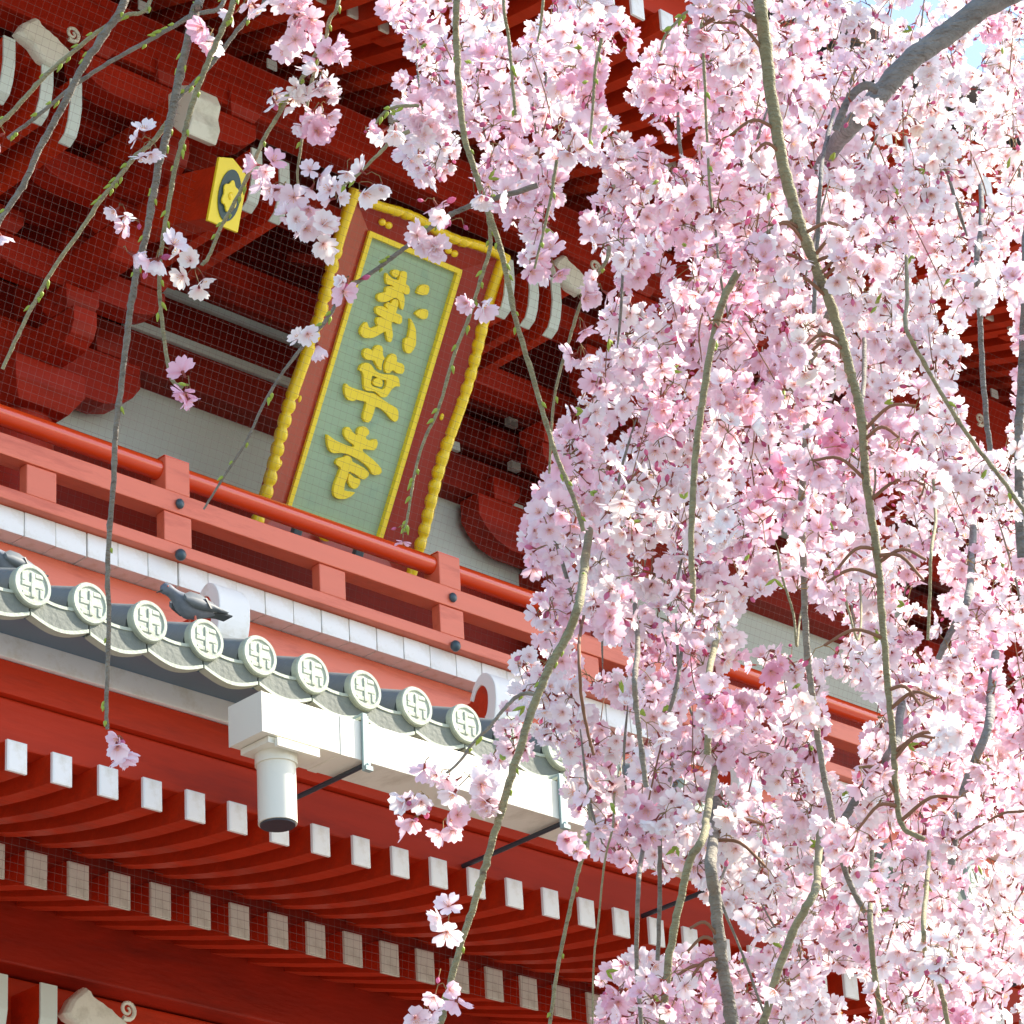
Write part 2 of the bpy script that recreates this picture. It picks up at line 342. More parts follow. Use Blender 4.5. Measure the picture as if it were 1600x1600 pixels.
def bracket(xc):
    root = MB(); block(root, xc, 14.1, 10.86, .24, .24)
    root = G(root.build('bracket_set', REDSHADE, bevel=.006))
    m1 = MB(); arm_x(m1, xc, 14.13, 11.10, .78, .33, .17); m1.build('bracket_arm', REDSHADE, root, bevel=.006)
    col_ = MB().tube([(xc, 14.2, 9.3), (xc, 14.2, 10.86)], .22, 20).build('post', REDSHADE, root)
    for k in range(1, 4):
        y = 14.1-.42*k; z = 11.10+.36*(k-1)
        m2 = MB(); arm_y(m2, xc, y-.14, 14.2, z+.003, .215, .16); m2.build('bracket_arm', REDSHADE, root, bevel=.006)
        m3 = MB(); arm_x(m3, xc, y, z+.36, .62, .20, .15); m3.build('bracket_arm', REDSHADE, root, bevel=.006)
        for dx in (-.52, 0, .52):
            m4_ = MB(); block(m4_, xc+dx, y, z+.565, .115, .135); m4_.build('bearing_block', REDSHADE, root, bevel=.005)
        m5 = MB(); block(m5, xc, y, z+.222, .115, .135); m5.build('bearing_block', REDSHADE, root, bevel=.005)
        for dx in (-.55, .55): m6 = MB(); block(m6, xc+dx, 14.13, 11.10+.36*(k-1)+.335, .115, .135); m6.build('bearing_block', REDSHADE, root, bevel=.005)
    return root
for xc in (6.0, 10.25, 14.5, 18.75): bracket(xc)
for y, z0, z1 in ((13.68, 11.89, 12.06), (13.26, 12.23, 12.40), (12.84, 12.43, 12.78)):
    G(MB().box(XL, XR, y-.09, y+.09, z0, z1).build('bracket_beam', REDSHADE, bevel=.008))
# small arms with white ends and the cream carved noses
def white_arm(x, y=12.66, zt=12.13, h=.35, w_=.07):
    def prof(g_, y1, yo): return [(y1, zt+g_), (yo-g_, zt+g_), (yo-g_, zt-h*.45), (yo+.02-g_, zt-h*.72-g_), (yo+.045, zt-h*.90-g_), (yo+.10, zt-h-g_), (y1, zt-h-g_)]
    o = G(MB().prism(prof(0, 13.7, y), 'x', x-w_/2, x+w_/2).build('bracket_arm', RED))
    pr_ = prof(.004, 0, y)[1:6]
    secs = [[(x-w_/2-.003, p[0], p[1]), (x+w_/2+.003, p[0], p[1]), (x+w_/2+.003, p[0]+.012, p[1]+.003), (x-w_/2-.003, p[0]+.012, p[1]+.003)] for p in pr_]
    MB().strip(secs, False).build('white_end', PLASTER, o, bevel=.002)
for x, dz in ((9.08, .03), (9.33, 0), (9.52, -.06), (10.78, 0), (10.98, 0), (12.73, 0), (12.93, 0), (13.12, 0), (16.5, 0), (16.75, 0)): white_arm(x, zt=12.13+dz)
for x in (8.93, 9.21, 13.2, 13.45): white_arm(x, 12.45, 6.86, .36, .09)
NOSE = [(130,320),(200,220),(325,160),(350,182),(372,230),(425,280),(480,320),(530,372),(572,400),(610,450),(640,480),(690,525),(745,585),(700,640),(630,700),(570,740),(520,700),(455,665),(400,630),(350,565),(320,520),(295,480),(225,420),(165,372)]
def carved(px, py, Y, sc=1.0, m=CREAM):                    # carved beam nose: a thick board with a curled tip
    def w_(x, y): d = R.T @ np.array([(x-800)/FPX, (800-y)/FPX, -1.0]); return CAM+d*(Y/d[1])
    ref = [w_(68+(x/6.4-68), 70+(y/6.4-70)) for x, y in NOSE]; c0 = w_(68, 70); c = w_(px, py)
    pl_ = [(c[0]+(p[0]-c0[0])*sc, c[2]+(p[2]-c0[2])*sc) for p in ref]
    mb = MB(); n = len(pl_); cx_ = sum(p[0] for p in pl_)/n; cz_ = sum(p[1] for p in pl_)/n
    def ring(y, k): return [(cx_+(p[0]-cx_)*k, y, cz_+(p[1]-cz_)*k) for p in pl_]
    mb.strip([ring(Y+.06, .97), ring(Y+.02, .97), ring(Y+.004, .93), ring(Y-.010, .84)], False)
    o = G(mb.build('carved_nosing', m, bevel=.003))
    e = w_(px+45*sc, py-14*sc); sp = []
    for k in range(24):
        t = k*.42; r = .050*(1-k/28); sp.append((e[0]+r*math.cos(t+4.2), Y-.004, e[2]+r*math.sin(t+4.2)))
    MB().tube(sp, [.013-.0003*k for k in range(24)], 7).build('scroll', m, o)
    MB().box(cx_-.07, cx_+.07, Y+.05, 14.2, cz_-.07, cz_+.07).build('tail_beam', RED, o)
    return o
carved(71, 66, 12.62, .92); carved(893, 428, 12.62, .8); carved(1490, 668, 12.62, .9); carved(153, 1592, 12.45)
mb = MB(); d = R.T @ np.array([(306-800)/FPX, (800-182)/FPX, -1.0]); c = CAM+d*(12.5/d[1])
prof = [(.12, -.02), (.0, -.155), (-.05, -.175), (-.09, -.10), (-.075, -.02), (-.10, .05), (-.07, .13), (.0, .165), (.12, .165)]
mb.prism([(c[1]+a, c[2]+b) for a, b in prof], 'x', c[0]-.10, c[0]+.10)
no = G(mb.build('carved_nosing', CREAM, bevel=.012)); MB().box(c[0]-.08, c[0]+.08, c[1]+.11, 13.6, c[2]-.02, c[2]+.15).build('tail_beam', RED, no)
# gold crest plate on a beam end
emb = empty('x'); bpy.data.objects.remove(emb)
eo = Vector((10.385, 12.45, 11.585)); ev = Vector((0, -.30, .954)).normalized(); eu = Vector((1, 0, 0)); en = eu.cross(ev)
Me = Matrix(((eu.x, -en.x, ev.x, eo.x), (eu.y, -en.y, ev.y, eo.y), (eu.z, -en.z, ev.z, eo.z), (0, 0, 0, 1)))
bx = G(MB().box(-.075, .085, .012, .9, -.15, .15, Me).build('beam_end', RED, bevel=.006))
cp_ = MB().prism([(-.105, .180), (-.015, .205), (.105, .14), (.105, -.185), (-.105, -.185)], 'y', -.012, .008, Me).build('crest_plate', YEL, bx, bevel=.003)
def oval(a, b, n=28, ph=0, w_=0, k=5): return [(a*(1+w_*math.cos(k*t))*math.cos(t+ph), b*(1+w_*math.cos(k*t))*math.sin(t+ph)) for t in [2*math.pi*i/n for i in range(n)]]
MB().prism([(x+.004, z-.005) for x, z in oval(.074, .148)], 'y', -.018, -.0125, Me).build('dark_oval', EMBDARK, bx)
MB().prism([(x, z-.012) for x, z in oval(.050, .082, 60, .5, .12, 6)], 'y', -.032, -.019, Me).build('crest_flower', YEL, bx, bevel=.003)
mb = MB()
mb.ball((0, -.034, -.012), (.014, .006, .022), Me, 12, 6); mb.build('flower_boss', GOLD, bx)

# ---- upper eave
ub_prof = lambda y: 12.83+.27*(y-12.0)+.03*(y-12.0)**2
uf_prof = lambda y: 12.60-.005+.04*(y-10.77)+.10*(y-10.77)**2
ub = rafter('base_rafter', 10.973, .105, .157, ub_prof, 12.0, 14.1, 6, CREAM)
for k in list(range(-12, 0))+list(range(1, 44)): gdup(ub, (P*k, 0, 0))
uf = rafter('flying_rafter', 11.967, .092, .128, uf_prof, 10.77, 12.15, 8, WHITE)
for k in list(range(-16, 0))+list(range(1, 40)): gdup(uf, (P*k, 0, 0))
sheet('soffit_board', REDDIM, lambda y: uf_prof(y)+.066, 10.85, 12.16, 8)
sheet('soffit_board', REDDIM, lambda y: ub_prof(y)+.081, 12.14, 14.6, 8)
G(MB().box(XL, XR, 12.02, 12.13, ub_prof(12.02)+.08, uf_prof(12.06)+.06).build('rafter_support_beam', REDDIM))
G(MB().box(XL, XR, 10.82, 10.92, 12.665, 12.95).build('eave_fascia', REDMATT, bevel=.008))
G(MB().prism([(10.45, 13.0), (10.45, 13.12), (14.6, 15.3), (14.6, 14.6)], 'x', XL, XR).build('roof_slope', TILE))
G(MB().box(XL, XR, 14.3, 14.45, 12.6, 14.6).build('upper_wall', REDDIM))
fl = G(MB().box(10.05-.035, 10.05+.035, 12.738, 12.748, 12.80, 12.86).build('plaster_filler', PLASTER))
for k in range(-4, 40): 
    if k: gdup(fl, (P*2*k, 0, 0))

# ================================================================ plaque
A0 = Vector((11.504, 13.6, 10.39)); AV = Vector((0, -.48027, .87712)); AN = Vector((0, -.87712, -.48027))
plq = empty('name_plaque', A0)
tag(plq, 'tall green name plaque with gold characters and scalloped gold rim above the balcony rail', 'name plaque')
def PB(): return MB()
def PM(o): o.parent = plq; o.matrix_parent_inverse = Matrix.Translation(-A0); return o
# local frame: x along the gate, y = depth behind the rim, z up along the slope
ML = Matrix(((1, 0, 0, A0.x), (0, -AN.y, AV.y, A0.y), (0, -AN.z, AV.z, A0.z), (0, 0, 0, 1)))
W, H = 1.185, 1.975; il, ir, ib, it = .232, .962, .12, 1.82; D = .10; BT = -.10
PM(MB().box(il-.004, ir+.004, D, D+.05, ib-.004, it+.004, ML).build('green_board', GREENB))
def quadp(a, b): return a, b
mb = MB()
out_ = [(0, BT), (W, BT), (W, H), (0, H)]; inn = [(il, ib), (ir, ib), (ir, it), (il, it)]
for i in range(4):
    j = (i+1) % 4
    P8 = [(out_[i][0], 0.01, out_[i][1]), (out_[j][0], 0.01, out_[j][1]), (inn[j][0], D-.012, inn[j][1]), (inn[i][0], D-.012, inn[i][1]),
          (out_[i][0], .05, out_[i][1]), (out_[j][0], .05, out_[j][1]), (inn[j][0], D+.045, inn[j][1]), (inn[i][0], D+.045, inn[i][1])]
    mb.raw(P8, [(0, 1, 2, 3), (4, 7, 6, 5), (0, 4, 5, 1), (3, 2, 6, 7), (1, 5, 6, 2), (0, 3, 7, 4)], ML)
PM(mb.build('red_frame', PLQRED))
mb = MB(); gw = .030
for (x0, x1, z0, z1) in ((il, ir, ib, ib+gw), (il, ir, it-gw, it), (il, il+gw, ib+gw, it-gw), (ir-gw, ir, ib+gw, it-gw)):
    mb.box(x0, x1, D-.032, D+.002, z0, z1, ML)
PM(mb.build('inner_moulding', GOLDPAINT, bevel=.003))
# scalloped outer rim: a run of rounded beads with plain stretches
def edge_run(p0, p1, flat, n):
    """one side of the rim as a single lofted bar whose width swells bead by bead"""
    p0 = np.array(p0); p1 = np.array(p1); L = np.linalg.norm(p1-p0); d = (p1-p0)/L; nrm = np.array([d[1], -d[0]])
    secs = []; M = 150
    for k in range(M+1):
        s_ = k/M; fl_ = any(a <= s_ <= b for a, b in flat)
        ph = s_*n
        bead = abs(math.sin(math.pi*ph)) if not fl_ else .55
        off = .012*math.sin(s_*math.pi*4)
        r = .020+.011*bead**.6; c_ = p0+d*L*s_+nrm*(off+.006*bead)
        secs.append([tuple(ML @ Vector((c_[0]+nrm[0]*a*r, b*r-.004, c_[1]+nrm[1]*a*r))) for a, b in ((1, -.2), (.7, -.85), (0, -1.1), (-.7, -.85), (-1, -.2), (-1, 1.2), (1, 1.2))])
    return secs
for nm, a, b, fl_, n in (('left', (0, BT-.02), (0, H+.02), ((.84, 1), (.42, .52)), 25), ('right', (W, H+.02), (W, BT-.02), ((0, .14), (.44, .53), (.93, 1)), 24), ('t', (-.02, H), (W+.02, H), ((0, .26), (.42, .58), (.76, 1)), 16), ('b', (W+.02, BT), (-.02, BT), ((0, .2), (.45, .55), (.8, 1)), 14)):
    PM(MB().strip(edge_run(a, b, fl_, n), True).build('gold_rim', GOLD))
for (x, z) in ((.28, H-.085), (.33, H-.088), (.80, H-.085), (.85, H-.088)): PM(MB().ball((x, .045, z), (.026, .02, .022), ML).build('gold_ornament', GOLD))
for z in (.95, 1.5): PM(MB().ball((W-.085, .035, z), (.013, .012, .022), ML).build('gold_ornament', GOLD))
for z in (.36, .75, 1.2): PM(MB().ball((.07, .035, z), (.013, .012, .022), ML).build('gold_ornament', GOLD))
CH = [[[(439,1631),(459,1620),(493,1611),(538,1617),(532,1649),(537,1670),(555,1680),(577,1679),(589,1653),(594,1613),(624,1607),(638,1585),(639,1565),(625,1555),(606,1554),(581,1564),(605,1549),(620,1525),(629,1493),(630,1463),(621,1460),(606,1471),(591,1495),(572,1511),(553,1513),(535,1502),(507,1476),(470,1457),(440,1456),(423,1471),(421,1492),(439,1508),(471,1521),(463,1543),(470,1557),(497,1568),(519,1568),(489,1573),(467,1566),(456,1575),(443,1595),(436,1620)],[(471,1646),(480,1662),(502,1671),(521,1670),(528,1660),(524,1637),(514,1623),(497,1625),(477,1633)],[(533,1474),(534,1494),(552,1506),(571,1506),(585,1488),(587,1455),(586,1430),(618,1432),(640,1422),(649,1391),(636,1376),(612,1374),(588,1378),(578,1368),(583,1350),(597,1330),(613,1300),(616,1271),(610,1256),(594,1255),(576,1269),(562,1291),(552,1308),(520,1278),(487,1248),(456,1232),(416,1223),(391,1232),(375,1249),(375,1274),(386,1302),(402,1319),(416,1306),(429,1292),(451,1295),(483,1317),(485,1323),(471,1334),(462,1351),(470,1368),(489,1376),(518,1374),(479,1378),(451,1384),(437,1402),(438,1419),(455,1433),(484,1439),(524,1432),(497,1445),(499,1463),(513,1476),(529,1470)],[(689,1589),(692,1617),(705,1641),(729,1654),(754,1657),(771,1645),(774,1619),(768,1601),(741,1589),(705,1584)],[(721,1469),(734,1492),(759,1511),(790,1520),(809,1516),(819,1492),(816,1469),(793,1455),(760,1456)],[(696,1435),(715,1426),(742,1405),(765,1378),(780,1343),(795,1298),(788,1268),(776,1241),(754,1232),(732,1239),(713,1262),(703,1299),(709,1317),(722,1317),(722,1349),(711,1400)]],[[(443,1132),(440,1154),(451,1171),(473,1178),(505,1171),(507,1187),(516,1208),(537,1219),(557,1218),(571,1203),(583,1171),(606,1155),(595,1140),(597,1113),(608,1081),(583,1085),(559,1101),(537,1120),(516,1117),(484,1109),(459,1115)],[(628,1091),(617,1119),(620,1159),(634,1189),(653,1203),(675,1200),(689,1185),(694,1163),(737,1167),(756,1158),(768,1130),(760,1108),(723,1099),(684,1110),(668,1084),(645,1078)],[(448,1035),(450,1067),(472,1089),(499,1097),(526,1091),(553,1072),(591,1064),(639,1069),(689,1083),(729,1084),(748,1073),(771,1032),(736,1025),(716,999),(707,969),(696,946),(675,936),(649,936),(625,948),(594,951),(549,939),(528,942),(510,968),(490,1017),(472,1035)],[(552,1034),(553,1005),(561,984),(579,977),(613,978),(653,980),(667,996),(668,1020),(660,1038),(633,1033),(593,1033),(566,1036)],[(571,1010),(580,1027),(602,1035),(630,1032),(642,1016),(643,993),(620,986),(586,985),(571,995)],[(385,906),(383,925),(388,938),(414,927),(454,926),(512,930),(566,933),(602,942),(643,932),(695,922),(748,914),(791,908),(810,894),(825,858),(822,838),(807,825),(773,835),(735,855),(690,868),(638,873),(641,827),(636,786),(624,767),(600,764),(578,777),(570,802),(570,837),(567,877),(534,873),(495,869),(472,853),(439,848),(415,861),(398,879)]],[[(361,620),(385,614),(428,603),(489,599),(548,599),(575,605),(570,614),(540,620),(502,631),(477,651),(469,678),(479,698),(499,704),(517,694),(542,680),(572,673),(563,702),(570,723),(595,738),(623,737),(647,723),(652,706),(636,688),(639,673),(679,673),(698,690),(719,693),(733,673),(734,646),(718,624),(681,617),(640,612),(642,599),(682,587),(732,574),(784,554),(813,539),(822,520),(809,502),(774,488),(750,493),(729,515),(688,530),(634,542),(577,549),(527,550),(486,540),(438,525),(410,535),(389,557),(373,587)],[(478,485),(484,506),(508,521),(526,528),(539,544),(564,543),(582,535),(590,521),(629,517),(686,510),(733,492),(735,473),(716,444),(687,442),(642,454),(590,461),(591,420),(587,379),(594,346),(623,348),(679,357),(657,325),(622,298),(568,284),(535,294),(521,318),(514,355),(520,411),(526,462),(499,468),(483,473)],[(597,451),(629,439),(654,436),(678,440),(689,432),(691,405),(680,383),(660,369),(632,377),(607,397),(595,421)]]]
for ch in CH:
    cu = bpy.data.curves.new('calligraphy_character', 'CURVE'); cu.dimensions = '2D'; cu.fill_mode = 'BOTH'; cu.extrude = .011; cu.bevel_depth = .0012; cu.bevel_resolution = 1; cu.offset = -.0018
    for poly in ch:
        pts = [(a/1000, b/1000) for a, b in poly]
        for _ in range(2):                                 # corner cutting rounds the traced strokes
            q = []
            for i in range(len(pts)):
                a, b = pts[i], pts[(i+1) % len(pts)]
                q += [(a[0]*.84+b[0]*.16, a[1]*.84+b[1]*.16), (a[0]*.16+b[0]*.84, a[1]*.16+b[1]*.84)]
            pts = q
        sp = cu.splines.new('POLY'); sp.points.add(len(pts)-1); sp.use_cyclic_u = True
        for i, p in enumerate(pts): sp.points[i].co = (p[0], p[1], 0, 1)
    tmp = bpy.data.objects.new('tmp', cu); C.objects.link(tmp); bpy.context.view_layer.update()
    me = bpy.data.meshes.new_from_object(tmp.evaluated_get(bpy.context.evaluated_depsgraph_get()))
    bpy.data.objects.remove(tmp)
    me.transform(ML @ Matrix(((1, 0, 0, 0), (0, 0, -1, D-.013), (0, 1, 0, 0), (0, 0, 0, 1))))
    me.materials.clear(); me.materials.append(GOLDPAINT)
    o = bpy.data.objects.new('calligraphy_character', me); C.objects.link(o); PM(o)
mb = MB()
for x in (.25, .72): PM(MB().box(x, x+.06, -.04, .0, -.03, .05, ML).build('support_foot', DARKT, bevel=.006))
mb = MB(); mb.ball((.515, .02, .05), (.05, .02, .03), ML); PM(mb.build('gold_ornament', GOLD))
mb = MB(); mb.box(.3, .36, .16, .9, 1.6, 1.66, ML); PM(mb.build('back_strut', PLQRED))

# ================================================================ net
def netmesh(name, prof, x0, x1, s_, t, par=None):
    mb = MB(); pts = []
    for a, b in zip(prof[:-1], prof[1:]):
        L = math.hypot(b[0]-a[0], b[1]-a[1]); n = max(1, int(L/s_))
        pts += [(a[0]+(b[0]-a[0])*k/n, a[1]+(b[1]-a[1])*k/n) for k in range(n)]
    pts.append(prof[-1])
    for y, z in pts: mb.box(x0, x1, y-t/2, y+t/2, z-t/2, z+t/2)
    x = x0
    while x < x1:
        sx = .012*math.sin(x*2.1)
        for a, b in zip(prof[:-1], prof[1:]):
            mb.raw([(x, a[0], a[1]), (x+t, a[0], a[1]), (x+t+sx, b[0], b[1]), (x+sx, b[0], b[1])], [(0, 1, 2, 3)])
        x += s_
    return mb
nm_ = netmesh('n', [(13.30, 9.66), (13.16, 10.3), (12.45, 12.2), (12.2, 12.66)], 8.2, 20, .046, .0008).build('bird_net', NETM, fix=False)
tag(nm_, 'fine dark bird net hanging in front of the upper brackets and plaque, behind the railing', 'net')
nm2 = netmesh('n', [(11.79, 7.235), (11.80, 7.03)], 7.6, 20, .040, .0010).build('bird_net', NETM, fix=False)
tag(nm2, 'fine dark bird net stretched over the lower row of cream rafter ends', 'net')

# ================================================================ pigeons
PGB = mat('pigeon_grey', (.13, .15, .18), .6, .4, 0, .25, 60); PGD = mat('pigeon_dark', (.045, .055, .06), .5, .4, 0, .3, 50)
PGL = mat('pigeon_light', (.12, .14, .155), .6, .3, 0, .2, 50); PGP = mat('pigeon_feet', (.55, .12, .07), .6)
def pigeon(loc, label, yaw=0, sc=1.0, headup=0):
    root = empty('pigeon', loc); root.rotation_euler = (0, -.30, yaw); root.scale = (sc, sc, sc)
    tag(root, label, 'bird', 'pigeons on the tiled eave')
    # axis runs from the head (-x) to the tail (+x)
    ax = [(-.125, .155, .006, .006), (-.118, .158, .017, .019), (-.100, .160, .024, .026), (-.082, .150, .024, .029), (-.066, .128, .026, .036), (-.048, .102, .038, .047),
          (-.015, .082, .050, .052), (.025, .073, .050, .046), (.065, .064, .038, .034), (.10, .054, .024, .018), (.12, .048, .018, .010)]
    secs = [[(x+.0*math.cos(t), a*math.cos(t), z+b*math.sin(t)+headup*max(0, -x-.05)) for t in [2*math.pi*i/16 for i in range(16)]] for x, z, a, b in ax]
    MB().strip(secs).build('body', PGB, root)
    MB().strip([[(-.155, 0.002, .146), (-.155, -.002, .146), (-.155, 0, .143)], [(-.122, .007, .158), (-.122, -.007, .158), (-.122, 0, .148)]], False).build('beak', PGD, root)
    for s_ in (-1, 1): MB().ball((-.107, s_*.022, .163), (.0035, .003, .0035)).build('eye', PGP, root)
    for s_ in (-1, 1):
        sec = []
        for x, z, hh in ((-.055, .105, .016), (-.02, .094, .036), (.03, .080, .036), (.075, .066, .024), (.13, .048, .009), (.165, .036, .003)):
            y = s_*(.047-.12*max(0, x-.02)*.9); sec.append([(x, y, z+hh), (x, y+s_*.009, z), (x, y, z-hh), (x, y-s_*.01, z)])
        wg = MB().strip(sec).build('wing', PGL, root)
        MB().strip([[(x, s_*(.058-.12*max(0, x-.02)*.9), z+.024), (x+.014, s_*(.058-.12*max(0, x-.02)*.9), z-.022), (x+.024, s_*(.050-.12*max(0, x-.02)*.9), z-.022), (x+.012, s_*(.050-.12*max(0, x-.02)*.9), z+.024)] for x, z in ((.045, .074), (.052, .073))], False).build('wing_bar', PGD, wg)
    MB().strip([[(.09, .020, .060), (.09, -.020, .060), (.09, -.018, .046), (.09, .018, .046)], [(.19, .030, .026), (.19, -.030, .026), (.19, -.029, .021), (.19, .029, .021)]], False).build('tail', PGD, root)
    for s_ in (-1, 1):
        lg = MB().tube([(.0, s_*.018, .045), (-.004, s_*.018, .006)], .005, 7)
        for dx, dy in ((-.028, 0), (-.022, .014), (-.022, -.014), (.018, 0)): lg.tube([(-.004, s_*.018, .006), (-.004+dx, s_*.018+dy, .003)], [.004, .002], 6)
        lg.build('leg', PGP, root)
    return root
pigeon((8.655, 10.66, 7.878), 'dark grey pigeon standing on a round roof tile in front of the white carved nose', .0, 1.08)
pigeon((7.78, 10.78, 7.88), 'grey pigeon half hidden behind the leftmost crest tile', .1, 1.0)

# ================================================================ weeping cherry
BARK = mat('cherry_bark', (.27, .25, .20), .75, .3, 0, .4, 60, .8, 160, dirt=(.13, .10, .08), dscale=45, stretch=(1, 1, 2.2))
BARKG = mat('green_twig_bark', (.31, .29, .165), .7, .3, 0, .4, 70, .7, 170, dirt=(.15, .12, .08), dscale=55, stretch=(1, 1, 2.2))
BARKD = mat('old_bark', (.22, .215, .20), .8, .3, 0, .45, 45, 1.0, 70, dirt=(.10, .085, .07), dscale=28, stretch=(1, 1, 2.5))
BROWN = mat('brown_shoot', (.22, .11, .06), .7, .3, 0, .3, 60)
LEAFM = mat('young_leaf', (.30, .40, .05), .5, .4, 0, .2, 40)
PET = bpy.data.materials.new('blossom'); PET.use_nodes = True; t = PET.node_tree; b = t.nodes['Principled BSDF']
at_ = t.nodes.new('ShaderNodeAttribute'); at_.attribute_name = 'tint'; t.links.new(at_.outputs['Color'], b.inputs['Base Color'])
b.inputs['Roughness'].default_value = .6; b.inputs['Specular IOR Level'].default_value = .25
tr = t.nodes.new('ShaderNodeBsdfTranslucent'); mx = t.nodes.new('ShaderNodeMixShader'); mx.inputs[0].default_value = .42
t.links.new(at_.outputs['Color'], tr.inputs[0]); t.links.new(b.outputs[0], mx.inputs[1]); t.links.new(tr.outputs[0], mx.inputs[2])
t.links.new(mx.outputs[0], t.nodes['Material Output'].inputs['Surface'])

TB = np.array([7.2, .6, 0.0])
tree = empty('cherry_tree', TB)
tag(tree, 'weeping cherry tree with hanging twigs and masses of pale pink blossom', 'cherry tree')
Tinv = Matrix.Translation(-Vector(TB))
def T(o): o.parent = tree; o.matrix_parent_inverse = Tinv; return o

def catmull(pts, sub):
    pts = [np.array(p, float) for p in pts]; out = []
    P_ = [pts[0]*2-pts[1]]+pts+[pts[-1]*2-pts[-2]]
    for i in range(1, len(P_)-2):
        a, b_, c_, d_ = P_[i-1], P_[i], P_[i+1], P_[i+2]
        for k in range(sub):
            u = k/sub; out.append(.5*((2*b_)+(-a+c_)*u+(2*a-5*b_+4*c_-d_)*u*u+(-a+3*b_-3*c_+d_)*u**3))
    out.append(P_[-2]); return out
def limb(name, path, depth, d0, d1, m, buds=0, top=False, knots=.12, seed=0, parent=None):
    """path: (px,py[,ddepth]); d0,d1 thickness in px at that depth"""
    r_ = np.random.default_rng(int(abs(path[0][0])*7+path[-1][1]+seed)); path = [tuple(p)+(0,)*(3-len(p)) for p in path]
    if not top and path[0][0] > 880 and path[0][1] > 200 and path[0][:2] not in ((1242, 345), (1300, 478), (1372, 142)): x, y = path[0][0], path[0][1]; path = [(x+r_.uniform(0, 25), y-110, .45), (x+r_.uniform(0, 8), y-45, .22)]+path
    if top:
        x, y = path[0][0], path[0][1]; path = [(x+50+r_.uniform(-20, 40), -420, .25), (x+12+r_.uniform(-12, 20), -180, .1)]+path
    pts = catmull([at(p[0], p[1], depth+p[2]) for p in path], 7)
    n = len(pts); rad = []
    for k in range(n):
        u = k/(n-1); r = (d0+(d1-d0)*u)/2/FPX*depth
        r *= 1+knots*.22*r_.normal()
        if k % 9 == 4: r *= 1+knots*1.5
        rad.append(max(r, .0008))
    pts = [p+r_.normal(0, min(.10*rad[k], .0004), 3) for k, p in enumerate(pts)]
    o = MB().tube(pts, rad, 10 if d0 > 9 else 7).build(name, m, fix=False); T(o)
    if buds:
        mb = MB(); acc = 0
        for k in range(3, n-1):
            if r_.random() < buds*.6:
                d_ = pts[k+1]-pts[k]; d_ /= np.linalg.norm(d_); sd = np.cross(d_, _f)*(1 if r_.random() < .5 else -1)+r_.normal(0, .3, 3); sd /= np.linalg.norm(sd)
                L = r_.uniform(.005, .009); q0 = pts[k]+sd*rad[k]*.6; q1 = q0+(d_*.8+sd*.45)*L*.55; q2 = q0+(d_*1+sd*.5)*L
                mb.tube([q0, (q0+q1)/2, q1, q2], [.0014, .0024, .0021, .0004], 6)
        if mb.v: mb.build('leaf_buds', LEAFM, o, fix=False)['kind'] = 'stuff'
    return pts, rad, o

# trunk and overhead limbs (out of frame, carry everything)
def wtube(name, pts, rads, m, n=14):
    P_ = catmull(pts, 8); rr = np.interp(np.linspace(0, 1, len(P_)), np.linspace(0, 1, len(rads)), rads)
    return T(MB().tube(P_, list(rr), n).build(name, m, fix=False))
top1 = at(1900, -420, 4.9)
wtube('trunk', [TB, TB+[.05, .05, 1.2], TB+[-.1, .1, 2.4], (TB+[-.3, .3, 3.4]), top1+[.5, -.3, .25]], [.20, .16, .14, .12, .10], BARKD, 18)
wtube('main_limb', [top1+[.5, -.3, .25], top1, at(1500, -480, 4.6), at(1100, -430, 4.3), at(700, -430, 4.0), at(300, -420, 3.9), at(60, -420, 3.8)], [.10, .07, .055, .04, .03, .02, .012], BARKD)

LIMBS = []
def L_(*a, **k): LIMBS.append(limb(*a, **k)); return LIMBS[-1]
# left hanging twigs
L_('twig', [(198, -10), (165, 50), (125, 112), (88, 185), (62, 232), (36, 290), (0, 345), (-25, 400)], 3.6, 15, 8, BARK, .22, True)
L_('twig', [(235, -2), (196, 24), (156, 47), (125, 72), (84, 106), (56, 134), (19, 175), (-8, 200)], 3.62, 6, 8, BARKG, .35, True)
L_('twig', [(352, -5), (300, 24), (235, 62), (170, 98), (113, 136), (60, 180), (12, 216)], 3.64, 8, 6, BARK, .3, True)
L_('twig', [(312, -5), (305, 15), (288, 85), (272, 160), (262, 205), (250, 250), (238, 312), (228, 370), (214, 420), (206, 470), (199, 520), (190, 600), (181, 680), (178, 740), (172, 820), (168, 900), (170, 960), (168, 1050), (166, 1110), (168, 1140)], 3.58, 15, 6, BARK, .2, True)
L_('twig', [(366, -5), (350, 40), (330, 85), (310, 135), (294, 185), (284, 225), (271, 275), (262, 330), (253, 380), (249, 430), (251, 480), (258, 540), (268, 592), (285, 606)], 3.55, 10, 6, BARKG, .25, True)
L_('twig', [(415, -5), (380, 35), (345, 82), (320, 112), (285, 147), (268, 172)], 3.66, 8, 6, BARK, .3, True)
L_('twig', [(262, 190), (238, 222), (209, 247), (180, 285), (156, 314), (125, 362), (84, 419), (50, 480), (25, 530), (4, 576)], 3.6, 8, 6, BARKG, .35)
L_('twig', [(530, -5), (515, 30), (508, 62), (496, 95), (484, 140), (478, 180), (470, 230), (465, 275), (470, 320)], 3.7, 7, 4, BARKG, .2, True)
L_('twig', [(505, 62), (480, 110), (452, 150), (432, 185), (415, 212), (400, 245), (380, 290), (362, 325), (345, 355), (327, 400), (315, 415)], 3.66, 7, 6, BARKG, .3)
